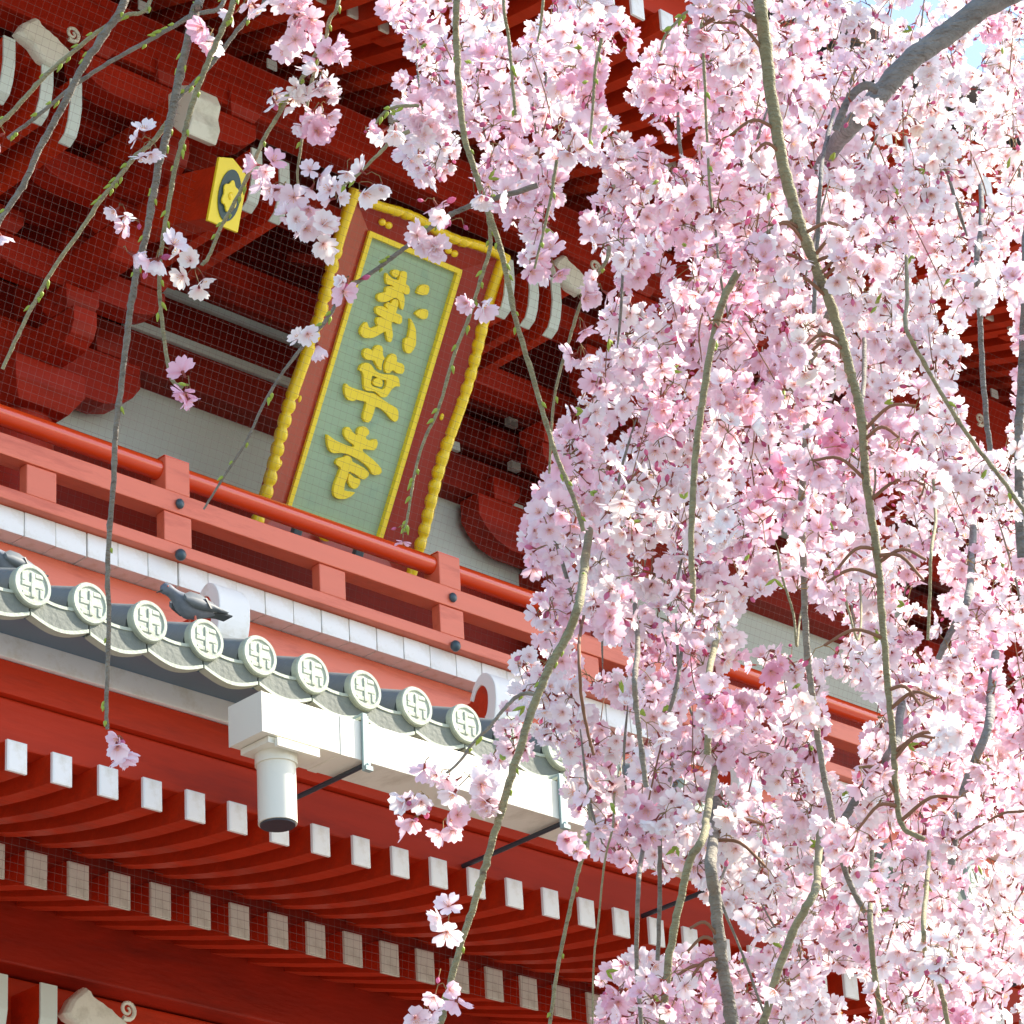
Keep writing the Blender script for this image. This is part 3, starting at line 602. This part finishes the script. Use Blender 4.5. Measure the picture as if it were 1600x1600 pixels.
L_('twig', [(840, 290), (735, 322), (700, 338), (660, 365), (625, 393), (590, 420), (540, 455), (510, 500), (470, 545), (440, 585), (410, 635), (385, 690), (350, 745), (318, 796)], 3.7, 9, 3.5, BARK, .3)
L_('twig', [(715, -10), (713, 60), (718, 150), (725, 210), (738, 255), (757, 312), (777, 372), (792, 430), (806, 500), (830, 580), (850, 650), (872, 720), (897, 780), (912, 830)], 3.6, 11, 7, BARKG, .2, True)
L_('twig', [(762, 330), (766, 385), (750, 440), (735, 490), (708, 560), (685, 640), (662, 690), (648, 740), (640, 790), (632, 832)], 3.62, 7, 4, BARKG, .4)
L_('twig', [(950, 400), (925, 440), (905, 480), (890, 530), (875, 580), (864, 640), (858, 740)], 3.7, 7, 4, BARKG, .25)
L_('twig', [(655, 165), (620, 167), (598, 178), (577, 208)], 3.6, 6, 4, BARKG, .4)
L_('twig', [(640, 205), (615, 218), (590, 242), (560, 272), (534, 292)], 3.6, 7, 4, BARKG, .4)
# limbs over the mass
L_('branch', [(1188, -10), (1195, 60), (1205, 150), (1220, 240), (1240, 320), (1262, 382), (1280, 430), (1300, 482), (1318, 540), (1330, 585), (1345, 650), (1352, 740), (1360, 800), (1372, 880), (1378, 960), (1385, 1050), (1395, 1150), (1400, 1230), (1410, 1290), (1445, 1312)], 3.42, 22, 8, BARKG, 0, True, .10)
L_('branch', [(1242, 345), (1206, 362), (1162, 410), (1127, 480), (1108, 560), (1096, 640), (1086, 720), (1082, 790), (1080, 860), (1085, 960)], 3.43, 14, 9, BARKG, 0, False, .07)
L_('branch', [(1760, -190, .2), (1620, -40), (1540, 8), (1480, 52), (1420, 97), (1372, 150), (1345, 180), (1322, 205, .1), (1300, 235, .5), (1260, 300, 1.0)], 3.72, 40, 27, BARKD, 0, False, .06)
L_('branch', [(1372, 142), (1352, 134), (1330, 150), (1316, 178), (1306, 204)], 3.68, 14, 12, BARKD, 0, False, .08)
L_('branch', [(1300, 478), (1290, 502), (1276, 540), (1268, 572), (1262, 640), (1256, 730), (1252, 800), (1256, 900), (1260, 1000), (1270, 1090), (1282, 1180), (1295, 1250), (1312, 1330), (1330, 1385), (1352, 1425)], 3.46, 13, 9, BARK, 0, False, .07)
L_('branch', [(1526, 400), (1531, 480), (1533, 540), (1540, 640), (1547, 705)], 3.7, 9, 9, BARKD, 0, False, .05)
L_('branch', [(1604, 380), (1600, 530), (1594, 640), (1592, 760), (1596, 870)], 3.6, 13, 15, BARKD, 0, False, .05)
L_('twig', [(1415, 510), (1440, 560), (1480, 630), (1520, 690), (1560, 742), (1605, 805)], 3.5, 7, 7, BARKG, .25)
L_('twig', [(1282, 280), (1278, 360), (1275, 420), (1272, 492)], 3.7, 7, 7, BARKD)
L_('branch', [(905, 940), (890, 985), (860, 1040), (832, 1110), (806, 1190), (785, 1260), (765, 1330), (745, 1400), (725, 1460), (705, 1530), (686, 1610)], 3.4, 15, 10, BARKG, .2, False, .07)
L_('twig', [(848, 1085), (815, 1085), (790, 1105), (765, 1135), (740, 1160), (715, 1193), (685, 1218)], 3.45, 7, 4, BARK, .3)
L_('twig', [(915, 1330), (905, 1355), (895, 1400), (880, 1470), (870, 1520), (858, 1610)], 3.6, 7, 6, BARKG, .2)
L_('twig', [(958, 1290), (945, 1345), (935, 1440), (928, 1500), (926, 1610)], 3.7, 4, 3, BARKG)
L_('branch', [(1098, 1310), (1078, 1345), (1060, 1420), (1045, 1500), (1034, 1610)], 3.4, 13, 13, BARKG, 0, False, .07)
L_('branch', [(1110, 1350), (1117, 1400), (1122, 1450), (1130, 1520), (1147, 1610)], 3.45, 18, 20, BARK, 0, False, .09)
L_('twig', [(998, 1380), (995, 1500), (1003, 1610)], 3.5, 8, 7, BARK)
L_('twig', [(1032, 1300), (1031, 1400), (1028, 1500)], 3.8, 8, 7, BARK)
L_('twig', [(1125, 1400), (1160, 1490), (1200, 1600)], 3.5, 5, 4, BARK)
L_('branch', [(1272, 1395), (1242, 1450), (1215, 1520), (1190, 1610)], 3.35, 13, 13, BARKG, 0, False, .08)
L_('branch', [(1360, 1440), (1366, 1520), (1382, 1610)], 3.4, 8, 10, BARKG, 0, False, .08)
L_('branch', [(1443, 1440), (1448, 1500), (1468, 1540), (1484, 1615)], 3.4, 8, 8, BARKG, 0, False, .08)
L_('branch', [(1400, 1160), (1368, 1205), (1345, 1237), (1322, 1275), (1297, 1322), (1268, 1362)], 3.8, 15, 12, BARKD, 0, False, .08)
L_('branch', [(1545, 1130), (1510, 1225), (1495, 1290), (1486, 1350)], 3.7, 15, 13, BARKD, 0, False, .08)
L_('twig', [(1610, 1262), (1570, 1270), (1540, 1285), (1498, 1312)], 3.5, 5, 4, BROWN)
L_('twig', [(1096, -10), (1100, 100), (1104, 200), (1108, 280), (1112, 325)], 3.5, 6, 4, BARKG, .1, True)
L_('twig', [(787, -10), (795, 60), (800, 120), (806, 180)], 3.55, 6, 5, BARKG, .2, True)
L_('twig', [(850, -10), (846, 30), (840, 65)], 3.6, 6, 4, BARKG, .3, True)
L_('twig', [(1090, -10), (1065, 25), (1040, 55), (1032, 80)], 3.6, 6, 4, BARKG, .4, True)
L_('twig', [(940, 60), (930, 110), (927, 160), (920, 230)], 3.6, 6, 4, BARKG, .2)
L_('twig', [(870, 250), (862, 300), (852, 350), (835, 420)], 3.55, 6, 4, BARKG, .2)
L_('twig', [(1345, 640), (1350, 690), (1351, 740)], 3.52, 8, 8, BARK)
L_('branch', [(1105, 1080), (1108, 1120), (1105, 1180)], 3.4, 11, 11, BARKG, 0, False, .08)
L_('twig', [(992, 1055), (994, 1100), (1000, 1150), (1010, 1230)], 3.45, 9, 9, BARK)
L_('twig', [(905, 1030), (910, 1100), (920, 1150), (928, 1180)], 3.45, 6, 5, BROWN)
L_('branch', [(1512, 935), (1497, 965), (1482, 995), (1466, 1030)], 3.8, 13, 10, BARKD)
L_('twig', [(1245, 1010), (1240, 960), (1222, 900), (1215, 860)], 3.6, 4, 4, BARKG)
L_('twig', [(1340, 1000), (1325, 950), (1312, 910)], 3.6, 4, 4, BARKG)
L_('twig', [(1455, 860), (1453, 930), (1450, 1000)], 3.6, 6, 5, BARKG)

# ---- blossom templates (all quads)
PKC = (.80, .38, .44); YELC = (.85, .48, .10); CAL = (.34, .09, .07); PED = (.36, .26, .12)
def petal_template(open_, seed):
    r_ = np.random.default_rng(seed); V = []; F = []; Wt = []; Cc = []
    for p in range(5):
        a0 = 2*math.pi*p/5+r_.normal(0, .08); lift = open_+r_.normal(0, .13); wd = r_.uniform(.88, 1.1); ln = r_.uniform(.92, 1.06); tw = r_.normal(0, .15)
        base = len(V)
        for ri, (r, hw, tip) in enumerate(((.07, .05, 0), (.36, .25, .01), (.68, .41, .03), (.90, .38, 1))):
            for ci, sgn in enumerate((-1, -.5, 0, .5, 1)):
                if tip == 1: rr = (.83, 1.0, .86, 1.0, .83)[ci]*ln; y = (-.36, -.20, 0, .20, .36)[ci]*wd
                else: rr = (r+tip*(1-abs(sgn)))*ln; y = sgn*hw*wd
                z = .10*rr*rr+.08*sgn*sgn*(r > .2)+tw*y*rr+r_.normal(0, .010)
                x = rr
                x2 = x*math.cos(lift)-z*math.sin(lift); z2 = x*math.sin(lift)+z*math.cos(lift)
                V.append((x2*math.cos(a0)-y*math.sin(a0), x2*math.sin(a0)+y*math.cos(a0), z2))
                Wt.append((0.35, .88, 1, 1)[ri]); Cc.append(PKC)
        for ri in range(3):
            for ci in range(4):
                i = base+ri*5+ci; F.append((i, i+1, i+6, i+5))
    for k in range(9):                                     # stamens
        a = 2*math.pi*k/9+.2; lean = r_.uniform(.1, .32); b0 = len(V); wv = .022
        for (rr, z, w_, c_) in ((.03, .03, wv*.6, (.85, .55, .5)), (lean, .30, wv, (.8, .55, .3))):
            for s_ in (-1, 1): V.append((rr*math.cos(a)-s_*w_*math.sin(a), rr*math.sin(a)+s_*w_*math.cos(a), z)); Wt.append(0); Cc.append(c_)
        F.append((b0, b0+1, b0+3, b0+2)); b1 = len(V); c_ = YELC; h = .048
        for dx, dz in ((-h, .30), (0, .275), (h, .30), (0, .34)): V.append((lean*math.cos(a)-dx*math.sin(a), lean*math.sin(a)+dx*math.cos(a), dz)); Wt.append(0); Cc.append(c_)
        F.append((b1, b1+1, b1+2, b1+3))
    b0 = len(V)                                            # calyx
    for z, r in ((.03, .13), (-.12, .085), (-.42, .07)):
        for k in range(4): V.append((r*math.cos(k*math.pi/2), r*math.sin(k*math.pi/2), z)); Wt.append(0); Cc.append(CAL)
    for j in range(2):
        for k in range(4): F.append((b0+j*4+k, b0+j*4+(k+1) % 4, b0+j*4+4+(k+1) % 4, b0+j*4+4+k))
    return np.array(V), np.array(F), np.array(Wt), np.array(Cc)
def bud_template():
    V = []; F = []; Wt = []; Cc = []; n = 6
    prof = ((-.42, .06, 0, CAL), (-.1, .09, 0, CAL), (.0, .16, .3, (.6, .08, .18)), (.25, .27, 1, PKC), (.55, .22, 1, PKC), (.78, .03, 1, PKC))
    for z, r, wv, c_ in prof:
        for k in range(n): V.append((r*math.cos(2*math.pi*k/n), r*math.sin(2*math.pi*k/n), z)); Wt.append(wv); Cc.append(c_)
    for j in range(len(prof)-1):
        for k in range(n): F.append((j*n+k, j*n+(k+1) % n, (j+1)*n+(k+1) % n, (j+1)*n+k))
    return np.array(V), np.array(F), np.array(Wt), np.array(Cc)
TEMPL = [petal_template(o, 20+i) for i, o in enumerate((.12, .25, .38, .55, .75, .18, 1.0))]+[bud_template()]
def frames(nrm, r_):
    n = nrm/np.linalg.norm(nrm, axis=1, keepdims=True); h = r_.normal(size=n.shape); x = np.cross(h, n); x /= np.linalg.norm(x, axis=1, keepdims=True); y = np.cross(n, x)
    return np.stack([x, y, n], 2)
def blossom_arrays(fl):
    """fl: dict with pos, nrm, node, rad, tint, kind arrays"""
    Vs = []; Fs = []; Cs = []; off = 0; r_ = rng
    for ti, (V, F, Wt, Cc) in enumerate(TEMPL):
        ix = np.nonzero(fl['kind'] == ti)[0]
        if not len(ix): continue
        Rm = frames(fl['nrm'][ix], r_); n = len(ix)
        vv = np.einsum('nij,vj->nvi', Rm, V)*fl['rad'][ix][:, None, None]+fl['pos'][ix][:, None, :]
        cc = Wt[None, :, None]*fl['tint'][ix][:, None, :]+(1-Wt)[None, :, None]*Cc[None]
        ff = F[None]+(np.arange(n)*len(V))[:, None, None]+off
        Vs.append(vv.reshape(-1, 3)); Cs.append(cc.reshape(-1, 3)); Fs.append(ff.reshape(-1, 4)); off += n*len(V)
    n = len(fl['pos'])                                     # pedicels
    n_ = fl['nrm']/np.linalg.norm(fl['nrm'], axis=1, keepdims=True)
    e = fl['pos']-n_*fl['rad'][:, None]*.42; s_ = fl['node']; m_ = (s_+e)/2+np.array([0, 0, .003])+r_.normal(0, .0012, (n, 3))
    d = e-s_; d /= np.linalg.norm(d, axis=1, keepdims=True)+1e-9; a = np.cross(d, np.array([.3, .5, .8])); a /= np.linalg.norm(a, axis=1, keepdims=True)+1e-9; b_ = np.cross(d, a)
    rings = []
    for c_, r in ((s_, .0007), (m_, .0005), (e, .0006)):
        rings.append(np.stack([c_+r*(math.cos(t_)*a+math.sin(t_)*b_) for t_ in (0, 2.094, 4.189)], 1))
    vv = np.concatenate(rings, 1); F = []
    for j in range(2):
        for k in range(3): F.append((j*3+k, j*3+(k+1) % 3, j*3+3+(k+1) % 3, j*3+3+k))
    ff = np.array(F)[None]+(np.arange(n)*9)[:, None, None]+off
    pc = np.array(PED)[None]*r_.uniform(.6, 1.3, (n, 1)); Vs.append(vv.reshape(-1, 3)); Fs.append(ff.reshape(-1, 4)); Cs.append(np.repeat(pc, 9, 0))
    return np.concatenate(Vs), np.concatenate(Fs), np.concatenate(Cs)
def blossom_obj(name, fl, parent=None):
    V, F, Cc = blossom_arrays(fl); me = bpy.data.meshes.new(name)
    me.vertices.add(len(V)); me.vertices.foreach_set('co', V.astype(np.float32).ravel())
    me.loops.add(F.size); me.loops.foreach_set('vertex_index', F.astype(np.int32).ravel())
    me.polygons.add(len(F)); me.polygons.foreach_set('loop_start', np.arange(0, F.size, 4, dtype=np.int32)); me.polygons.foreach_set('loop_total', np.full(len(F), 4, np.int32))
    me.polygons.foreach_set('use_smooth', np.ones(len(F), bool))
    me.update(); ca = me.color_attributes.new('tint', 'FLOAT_COLOR', 'POINT')
    ca.data.foreach_set('color', np.concatenate([Cc, np.ones((len(Cc), 1))], 1).astype(np.float32).ravel())
    me.materials.append(PET); o = bpy.data.objects.new(name, me); C.objects.link(o); return T(o)
def make_cluster(node, n, spread=1.0, pink=.3, size=1.0, buds=.12, down=.35, r_=rng):
    d = r_.normal(size=(n, 3)); d[:, 2] -= down*1.5; d -= _f*r_.uniform(.0, 1.2, (n, 1))*.7; d /= np.linalg.norm(d, axis=1, keepdims=True)
    ln = r_.uniform(.014, .032, n)*spread; pos = node+d*ln[:, None]
    nrm = d+r_.normal(0, .35, (n, 3))
    kind = r_.choice([0, 1, 2, 3, 4, 5, 6], n, p=[.17, .22, .2, .15, .09, .12, .05]); isb = r_.random(n) < (buds if r_.random() > .12 else .6); kind[isb] = 7
    pk = np.clip(pink*1.15+r_.normal(0, .20)+r_.normal(0, .14, n), 0, 1.25); warm = max(0, r_.normal(0, .5))
    white = np.array([.91, .90, .915])*(1-.10*warm*np.array([0, .3, 1])); pnk = np.array([.90, .56, .70]); deep = np.array([.78, .13, .34])
    tint = white*(1-pk)[:, None]+pnk*pk[:, None]; tint[isb] = deep*.6+pnk*.4*r_.uniform(.3, 1, (isb.sum(), 1))
    rad = np.where(isb, .0095, .0142)*r_.uniform(.78, 1.18, n)*size
    return dict(pos=pos, nrm=nrm, node=np.repeat(node[None], n, 0), rad=rad, tint=tint, kind=kind)
def cat(l): return {k: np.concatenate([c_[k] for c_ in l]) for k in l[0]}

# ---- masks of the blossom masses (outlines of the hanging sprays)
POLY = [
 [(590,-20),(598,25),(625,42),(640,52),(645,80),(662,108),(625,128),(618,165),(620,210),(622,250),(640,275),(690,290),(712,265),(722,220),(748,182),(745,158),(765,132),(788,105),(786,60),(772,30),(800,-20)],
 [(745,160),(760,155),(778,145),(800,100),(810,60),(850,28),(862,-20),(965,-20),(962,10),(985,42),(1003,50),(985,90),(950,72),(948,105),(930,135),(955,180),(958,215),(922,250),(888,252),(876,282),(862,330),(855,390),(830,428),(812,412),(830,378),(800,350),(772,330),(735,302),(732,270),(765,248),(748,212)],
 [(1060,35),(1090,-20),(1620,-20),(1620,1620),(928,1620),(938,1560),(940,1510),(985,1490),(1000,1440),(985,1350),(935,1330),(920,1300),(890,1240),(888,1190),(850,1160),(820,1190),(760,1195),(790,1120),(800,1060),(812,1015),(865,990),(838,965),(836,935),(866,925),(830,885),(808,845),(835,795),(835,748),(882,722),(868,682),(885,640),(918,590),(952,545),(936,500),(960,470),(1020,480),(1032,440),(975,452),(962,410),(935,392),(922,352),(895,312),(935,300),(962,275),(945,250),(962,215),(1030,222),(1026,198),(1000,178),(975,130),(1008,100),(1015,78),(1052,80)],
]
HOLES = [
 [(1000,455),(1030,440),(1040,470),(1010,490)], [(895,975),(985,1005),(990,1050),(930,1045),(880,1010)],
 [(1152,958),(1215,905),(1300,950),(1310,1000),(1300,1045),(1240,1005),(1190,1005),(1158,1035)],
 [(1140,1030),(1215,1065),(1215,1085),(1120,1080)],
 [(1290,1040),(1380,1090),(1345,1160),(1335,1240),(1290,1210),(1285,1110)],
 [(1495,480),(1580,470),(1592,540),(1588,650),(1560,720),(1520,690),(1485,610),(1510,540)],
 [(1382,605),(1430,612),(1420,640),(1385,630)], [(1440,870),(1470,850),(1480,930),(1450,1000),(1435,940)],
 [(985,1350),(1040,1370),(1075,1345),(1105,1400),(1160,1430),(1200,1480),(1150,1500),(1080,1485),(1010,1492),(1000,1430)],
 [(1165,1320),(1195,1300),(1190,1340)], [(1290,1510),(1350,1515),(1365,1590),(1320,1600),(1305,1560)],
 [(830,1000),(850,1010),(870,1040),(840,1050)], [(1380,800),(1420,815),(1400,850)], [(1210,805),(1240,830),(1215,870)],
 [(1130,880),(1160,870),(1160,910),(1135,905)], [(900,1075),(960,1090),(1030,1150),(1000,1160),(910,1110)],
 [(1060,215),(1080,185),(1090,240),(1070,250)],[(1130,195),(1155,190),(1145,235),(1130,225)],
 [(1050,405),(1075,400),(1080,440),(1060,440)], [(1080,1180),(1180,1215),(1190,1240),(1100,1220)], [(1440,1010),(1500,960),(1490,1020),(1455,1040)],
 [(1180,1130),(1200,1100),(1215,1140),(1195,1160)],
]
def inside(pts, poly):
    x, y = pts[:, 0], pts[:, 1]; r = np.zeros(len(pts), bool); n = len(poly)
    for i in range(n):
        x1, y1 = poly[i]; x2, y2 = poly[(i+1) % n]
        c_ = ((y1 > y) != (y2 > y)) & (x < (x2-x1)*(y-y1)/((y2-y1) if y2 != y1 else 1e-9)+x1); r ^= c_
    return r
def mask(pts, holes=True):
    m_ = np.zeros(len(pts), bool)
    for p in POLY: m_ |= inside(pts, p)
    if holes:
        for h in HOLES: m_ &= ~inside(pts, h)
    return m_
def scatter(sp, r_):
    pts = []; y = -30
    row_ = 0
    while y < 1640:
        x = 580+(row_ % 2)*sp/2
        while x < 1640: pts.append((x+r_.normal(0, sp*.33), y+r_.normal(0, sp*.33))); x += sp
        y += sp*.87; row_ += 1
    pts = np.array(pts); return pts[mask(pts)]
def clump(x, y):                                           # hanging strands that bulge towards and away from the viewer
    return .5*math.sin(x*.052+1.7*math.sin(y*.011+x*.004))+.35*math.sin(y*.034+x*.021+1.1*math.sin(x*.03))+.25*math.sin(x*.11+y*.05)
def pinkness(p):                                           # drifts of pinker and whiter sprays
    x, y = p; v = .27+.30*math.sin(x*.013+1.3*math.sin(y*.009))*math.cos(y*.011+.8)+.12*math.sin(x*.045+y*.03)
    for cx_, cy_, r, a in ((1060, 170, 110, .35), (1040, 300, 120, .25), (1320, 620, 90, .3), (880, 940, 70, .35), (1530, 1150, 130, .2), (1280, 230, 90, -.3), (1480, 130, 150, -.25), (1380, 560, 110, -.25), (1010, 880, 90, -.25), (680, 230, 60, -.25), (1250, 1380, 90, -.15), (1110, 1540, 90, .3)):
        v += a*math.exp(-((x-cx_)**2+(y-cy_)**2)/(r*r))
    return min(max(v, .03), .95)
clusters = []; near = []
def fill(sp, dlo, dhi, nmin, nmax, size, r_, spread=1.0, dfun=None, keep=1.0, buds=.1):
    for p in scatter(sp, r_):
        cl = clump(p[0], p[1])
        if r_.random() > keep*(1 if cl > -.2 else .5 if cl > -.45 else .25): continue
        dep_ = r_.uniform(dlo, dhi) if dfun is None else dfun(p)+r_.uniform(dlo, dhi)
        dep_ -= .22*cl; node = at(p[0], p[1], dep_); n = r_.integers(nmin, nmax+1)
        c_ = make_cluster(node, n, spread, pinkness(p), size, buds, r_=r_)
        ok = mask(project(c_['pos']))
        if ok.sum() < 2: continue
        c_ = {k: v[ok] for k, v in c_.items()}; clusters.append(c_); 
        if dep_ < 3.95: near.append((dep_, len(clusters)-1))
def dfun(p): return 3.75+.5*max(0, (p[0]-1150)/450)+.7*max(0, (p[0]-1150)/450)*max(0, 1-p[1]/600)
r1 = np.random.default_rng(5)
fill(38, .0, .3, 5, 8, 1.04, r1, .95, dfun, 1.0, .10)
fill(31, .45, .9, 5, 7, 1.0, r1, .95, dfun, 1.0, .14)
fill(34, 1.1, 1.8, 5, 7, 1.0, r1, 1.0, dfun, .75, .10)
# short spurs carrying clusters in front of the limbs
r3 = np.random.default_rng(31); SHOOTS = []
for pts_, rad_, o_ in LIMBS:
    if not o_.name.startswith('branch'): continue
    for k in range(4, len(pts_)-1):
        q_ = project(np.array([pts_[k]]))[0]
        if not (q_[0] > 980 and -20 < q_[1] < 1620) or max(rad_) > .012: continue
        big = max(rad_) > .0066
        if r3.random() < (.20 if big else .16):
            side = (1 if r3.random() < .5 else -1)*r3.uniform(.028, .060) if big else r3.normal(0, .014)
            dn = r3.uniform(-.03, .03); nd = pts_[k]-_f*.012+R[0]*side+R[1]*dn
            if big: SHOOTS.append([pts_[k], pts_[k]*.5+nd*.5-_f*.004+R[1]*.012, nd])
            c_ = make_cluster(nd, r3.integers(4, 8), .9, pinkness(q_)*.8, .95, .12, r_=r3); ok = mask(project(c_['pos']))
            if ok.sum() > 1: clusters.append({kk: v[ok] for kk, v in c_.items()})
# isolated sprays on the bare twigs: (x, y, flowers, depth, pink)
ISO = [(2,208,2,3.6,.4),(232,228,4,3.56,.0),(192,330,2,3.57,.1),(206,352,2,3.57,.35),(190,395,1,3.57,.15),(248,398,3,3.53,.25),(225,420,2,3.56,.5),(303,428,4,3.62,.4),(293,610,3,3.52,.6),(182,1160,5,3.58,.45),(328,55,2,3.6,.6),(343,68,1,3.6,.1),(385,12,3,3.62,.1),(0,352,1,3.6,.1),
 (455,18,7,3.7,.35),(475,35,4,3.7,.4),(467,72,5,3.7,.35),(505,92,4,3.68,.3),(498,122,5,3.68,.1),(462,138,3,3.68,.05),(418,150,2,3.68,.05),(432,165,2,3.68,.05),(525,157,2,3.69,.1),(500,172,4,3.69,.4),(480,190,3,3.69,.2),(495,208,4,3.69,.4),(428,272,3,3.68,.3),(450,298,4,3.67,.3),(487,278,3,3.68,.1),(524,305,3,3.67,.1),(470,330,3,3.67,.5),(500,348,3,3.66,.1),(466,362,4,3.66,.1),(492,375,4,3.66,.05),
 (543,257,1,3.6,.15),(564,293,2,3.6,.1),(592,282,2,3.6,.1),(570,212,2,3.58,.8),(612,205,2,3.6,.0),
 (545,440,2,3.65,.2),(543,458,2,3.65,.4),(478,528,2,3.63,.1),(487,545,1,3.63,.1),(740,478,3,3.6,.3),(660,372,3,3.66,.15),(668,385,3,3.66,.6),(690,338,4,3.66,.4),(675,320,2,3.66,.6),(718,350,2,3.66,.6),
 (880,1328,2,3.55,.5),(900,1345,2,3.58,.5),(702,1438,3,3.36,.4),(694,1545,2,3.36,.5),(715,1550,1,3.36,.5),(686,1525,1,3.36,.8),(662,1592,3,3.36,.3),(666,1250,4,3.44,.15),(655,1285,3,3.44,.6),(690,1290,3,3.44,.55),(690,1212,2,3.44,.6),(732,1222,4,3.43,.1),(755,1235,3,3.43,.15),(768,1255,3,3.42,.3),(668,1192,1,3.44,.7),
 (905,470,2,3.68,.5),(905,505,2,3.68,.5),(907,550,3,3.68,.0),(940,455,3,3.7,.3),(860,405,4,3.7,.4),(632,830,2,3.6,.9),(826,420,3,3.65,.4),(768,300,3,3.6,.1)]
iso = []
for i, (x, y, n, d_, pk) in enumerate(ISO):
    r_ = np.random.default_rng(100+i); node = at(x+r_.uniform(-4, 4), y-9, d_-.02)
    n_b = .75 if pk >= .8 else .05
    iso.append(make_cluster(node, n+(n > 2), .6 if n < 4 else .78, pk, 1.1 if pk < .8 else .8, n_b, .6, r_))
fill_keep = sorted(near)[:28]; chosen = set(i for _, i in fill_keep)
for c_ in iso: blossom_obj('blossom_cluster', c_)
for i in chosen: blossom_obj('blossom_cluster', clusters[i])
rest = cat([c_ for i, c_ in enumerate(clusters) if i not in chosen])
print('flowers', len(rest['pos']), 'iso', len(iso))
bo = blossom_obj('blossom_mass', rest); bo['kind'] = 'stuff'
# ---- fine shoots in the mass
r2 = np.random.default_rng(9); mbf = MB(); mbg = MB()
for q in SHOOTS: mbf.tube(catmull(q, 4), [.0022-.0001*k for k in range(9)], 6)
pts = scatter(62, r2)
for p in pts:
    d_ = dfun(p)+r2.uniform(-.05, .9); L = r2.uniform(60, 190); x, y = p; lean = r2.normal(0, .25)
    q = [at(x, y, d_), at(x+lean*L*.4+r2.normal(0, 6), y-L*.4, d_), at(x+lean*L+r2.normal(0, 8), y-L, d_+.05)]
    pr_ = project(np.array(q)); 
    if not mask(pr_, True).all(): continue
    th = r2.choice([.0009, .0013, .002, .003], p=[.4, .33, .22, .05])
    (mbf if th < .0018 else mbg).tube(catmull(q, 4), [max(.0003, .85*th*math.sin(math.pi*(.08+.84*k/8))**.6) for k in range(9)], 5)
T(mbf.build('fine_twigs', BROWN, fix=False))['kind'] = 'stuff'; T(mbg.build('fine_twigs', BARK, fix=False))['kind'] = 'stuff'
mbl = MB()                                                 # young leaves
for p in scatter(125, r2):
    d_ = dfun(p)-.02; c_ = at(p[0], p[1], d_); v = r2.normal(size=3); v /= np.linalg.norm(v); L = r2.uniform(.008, .016)
    for k in range(2): 
        v2 = v+r2.normal(0, .4, 3); v2 /= np.linalg.norm(v2); mbl.tube([c_, c_+v2*L*.5, c_+v2*L], [.001, .0024, .0003], 5)
T(mbl.build('young_leaves', LEAFM, fix=False))['kind'] = 'stuff'
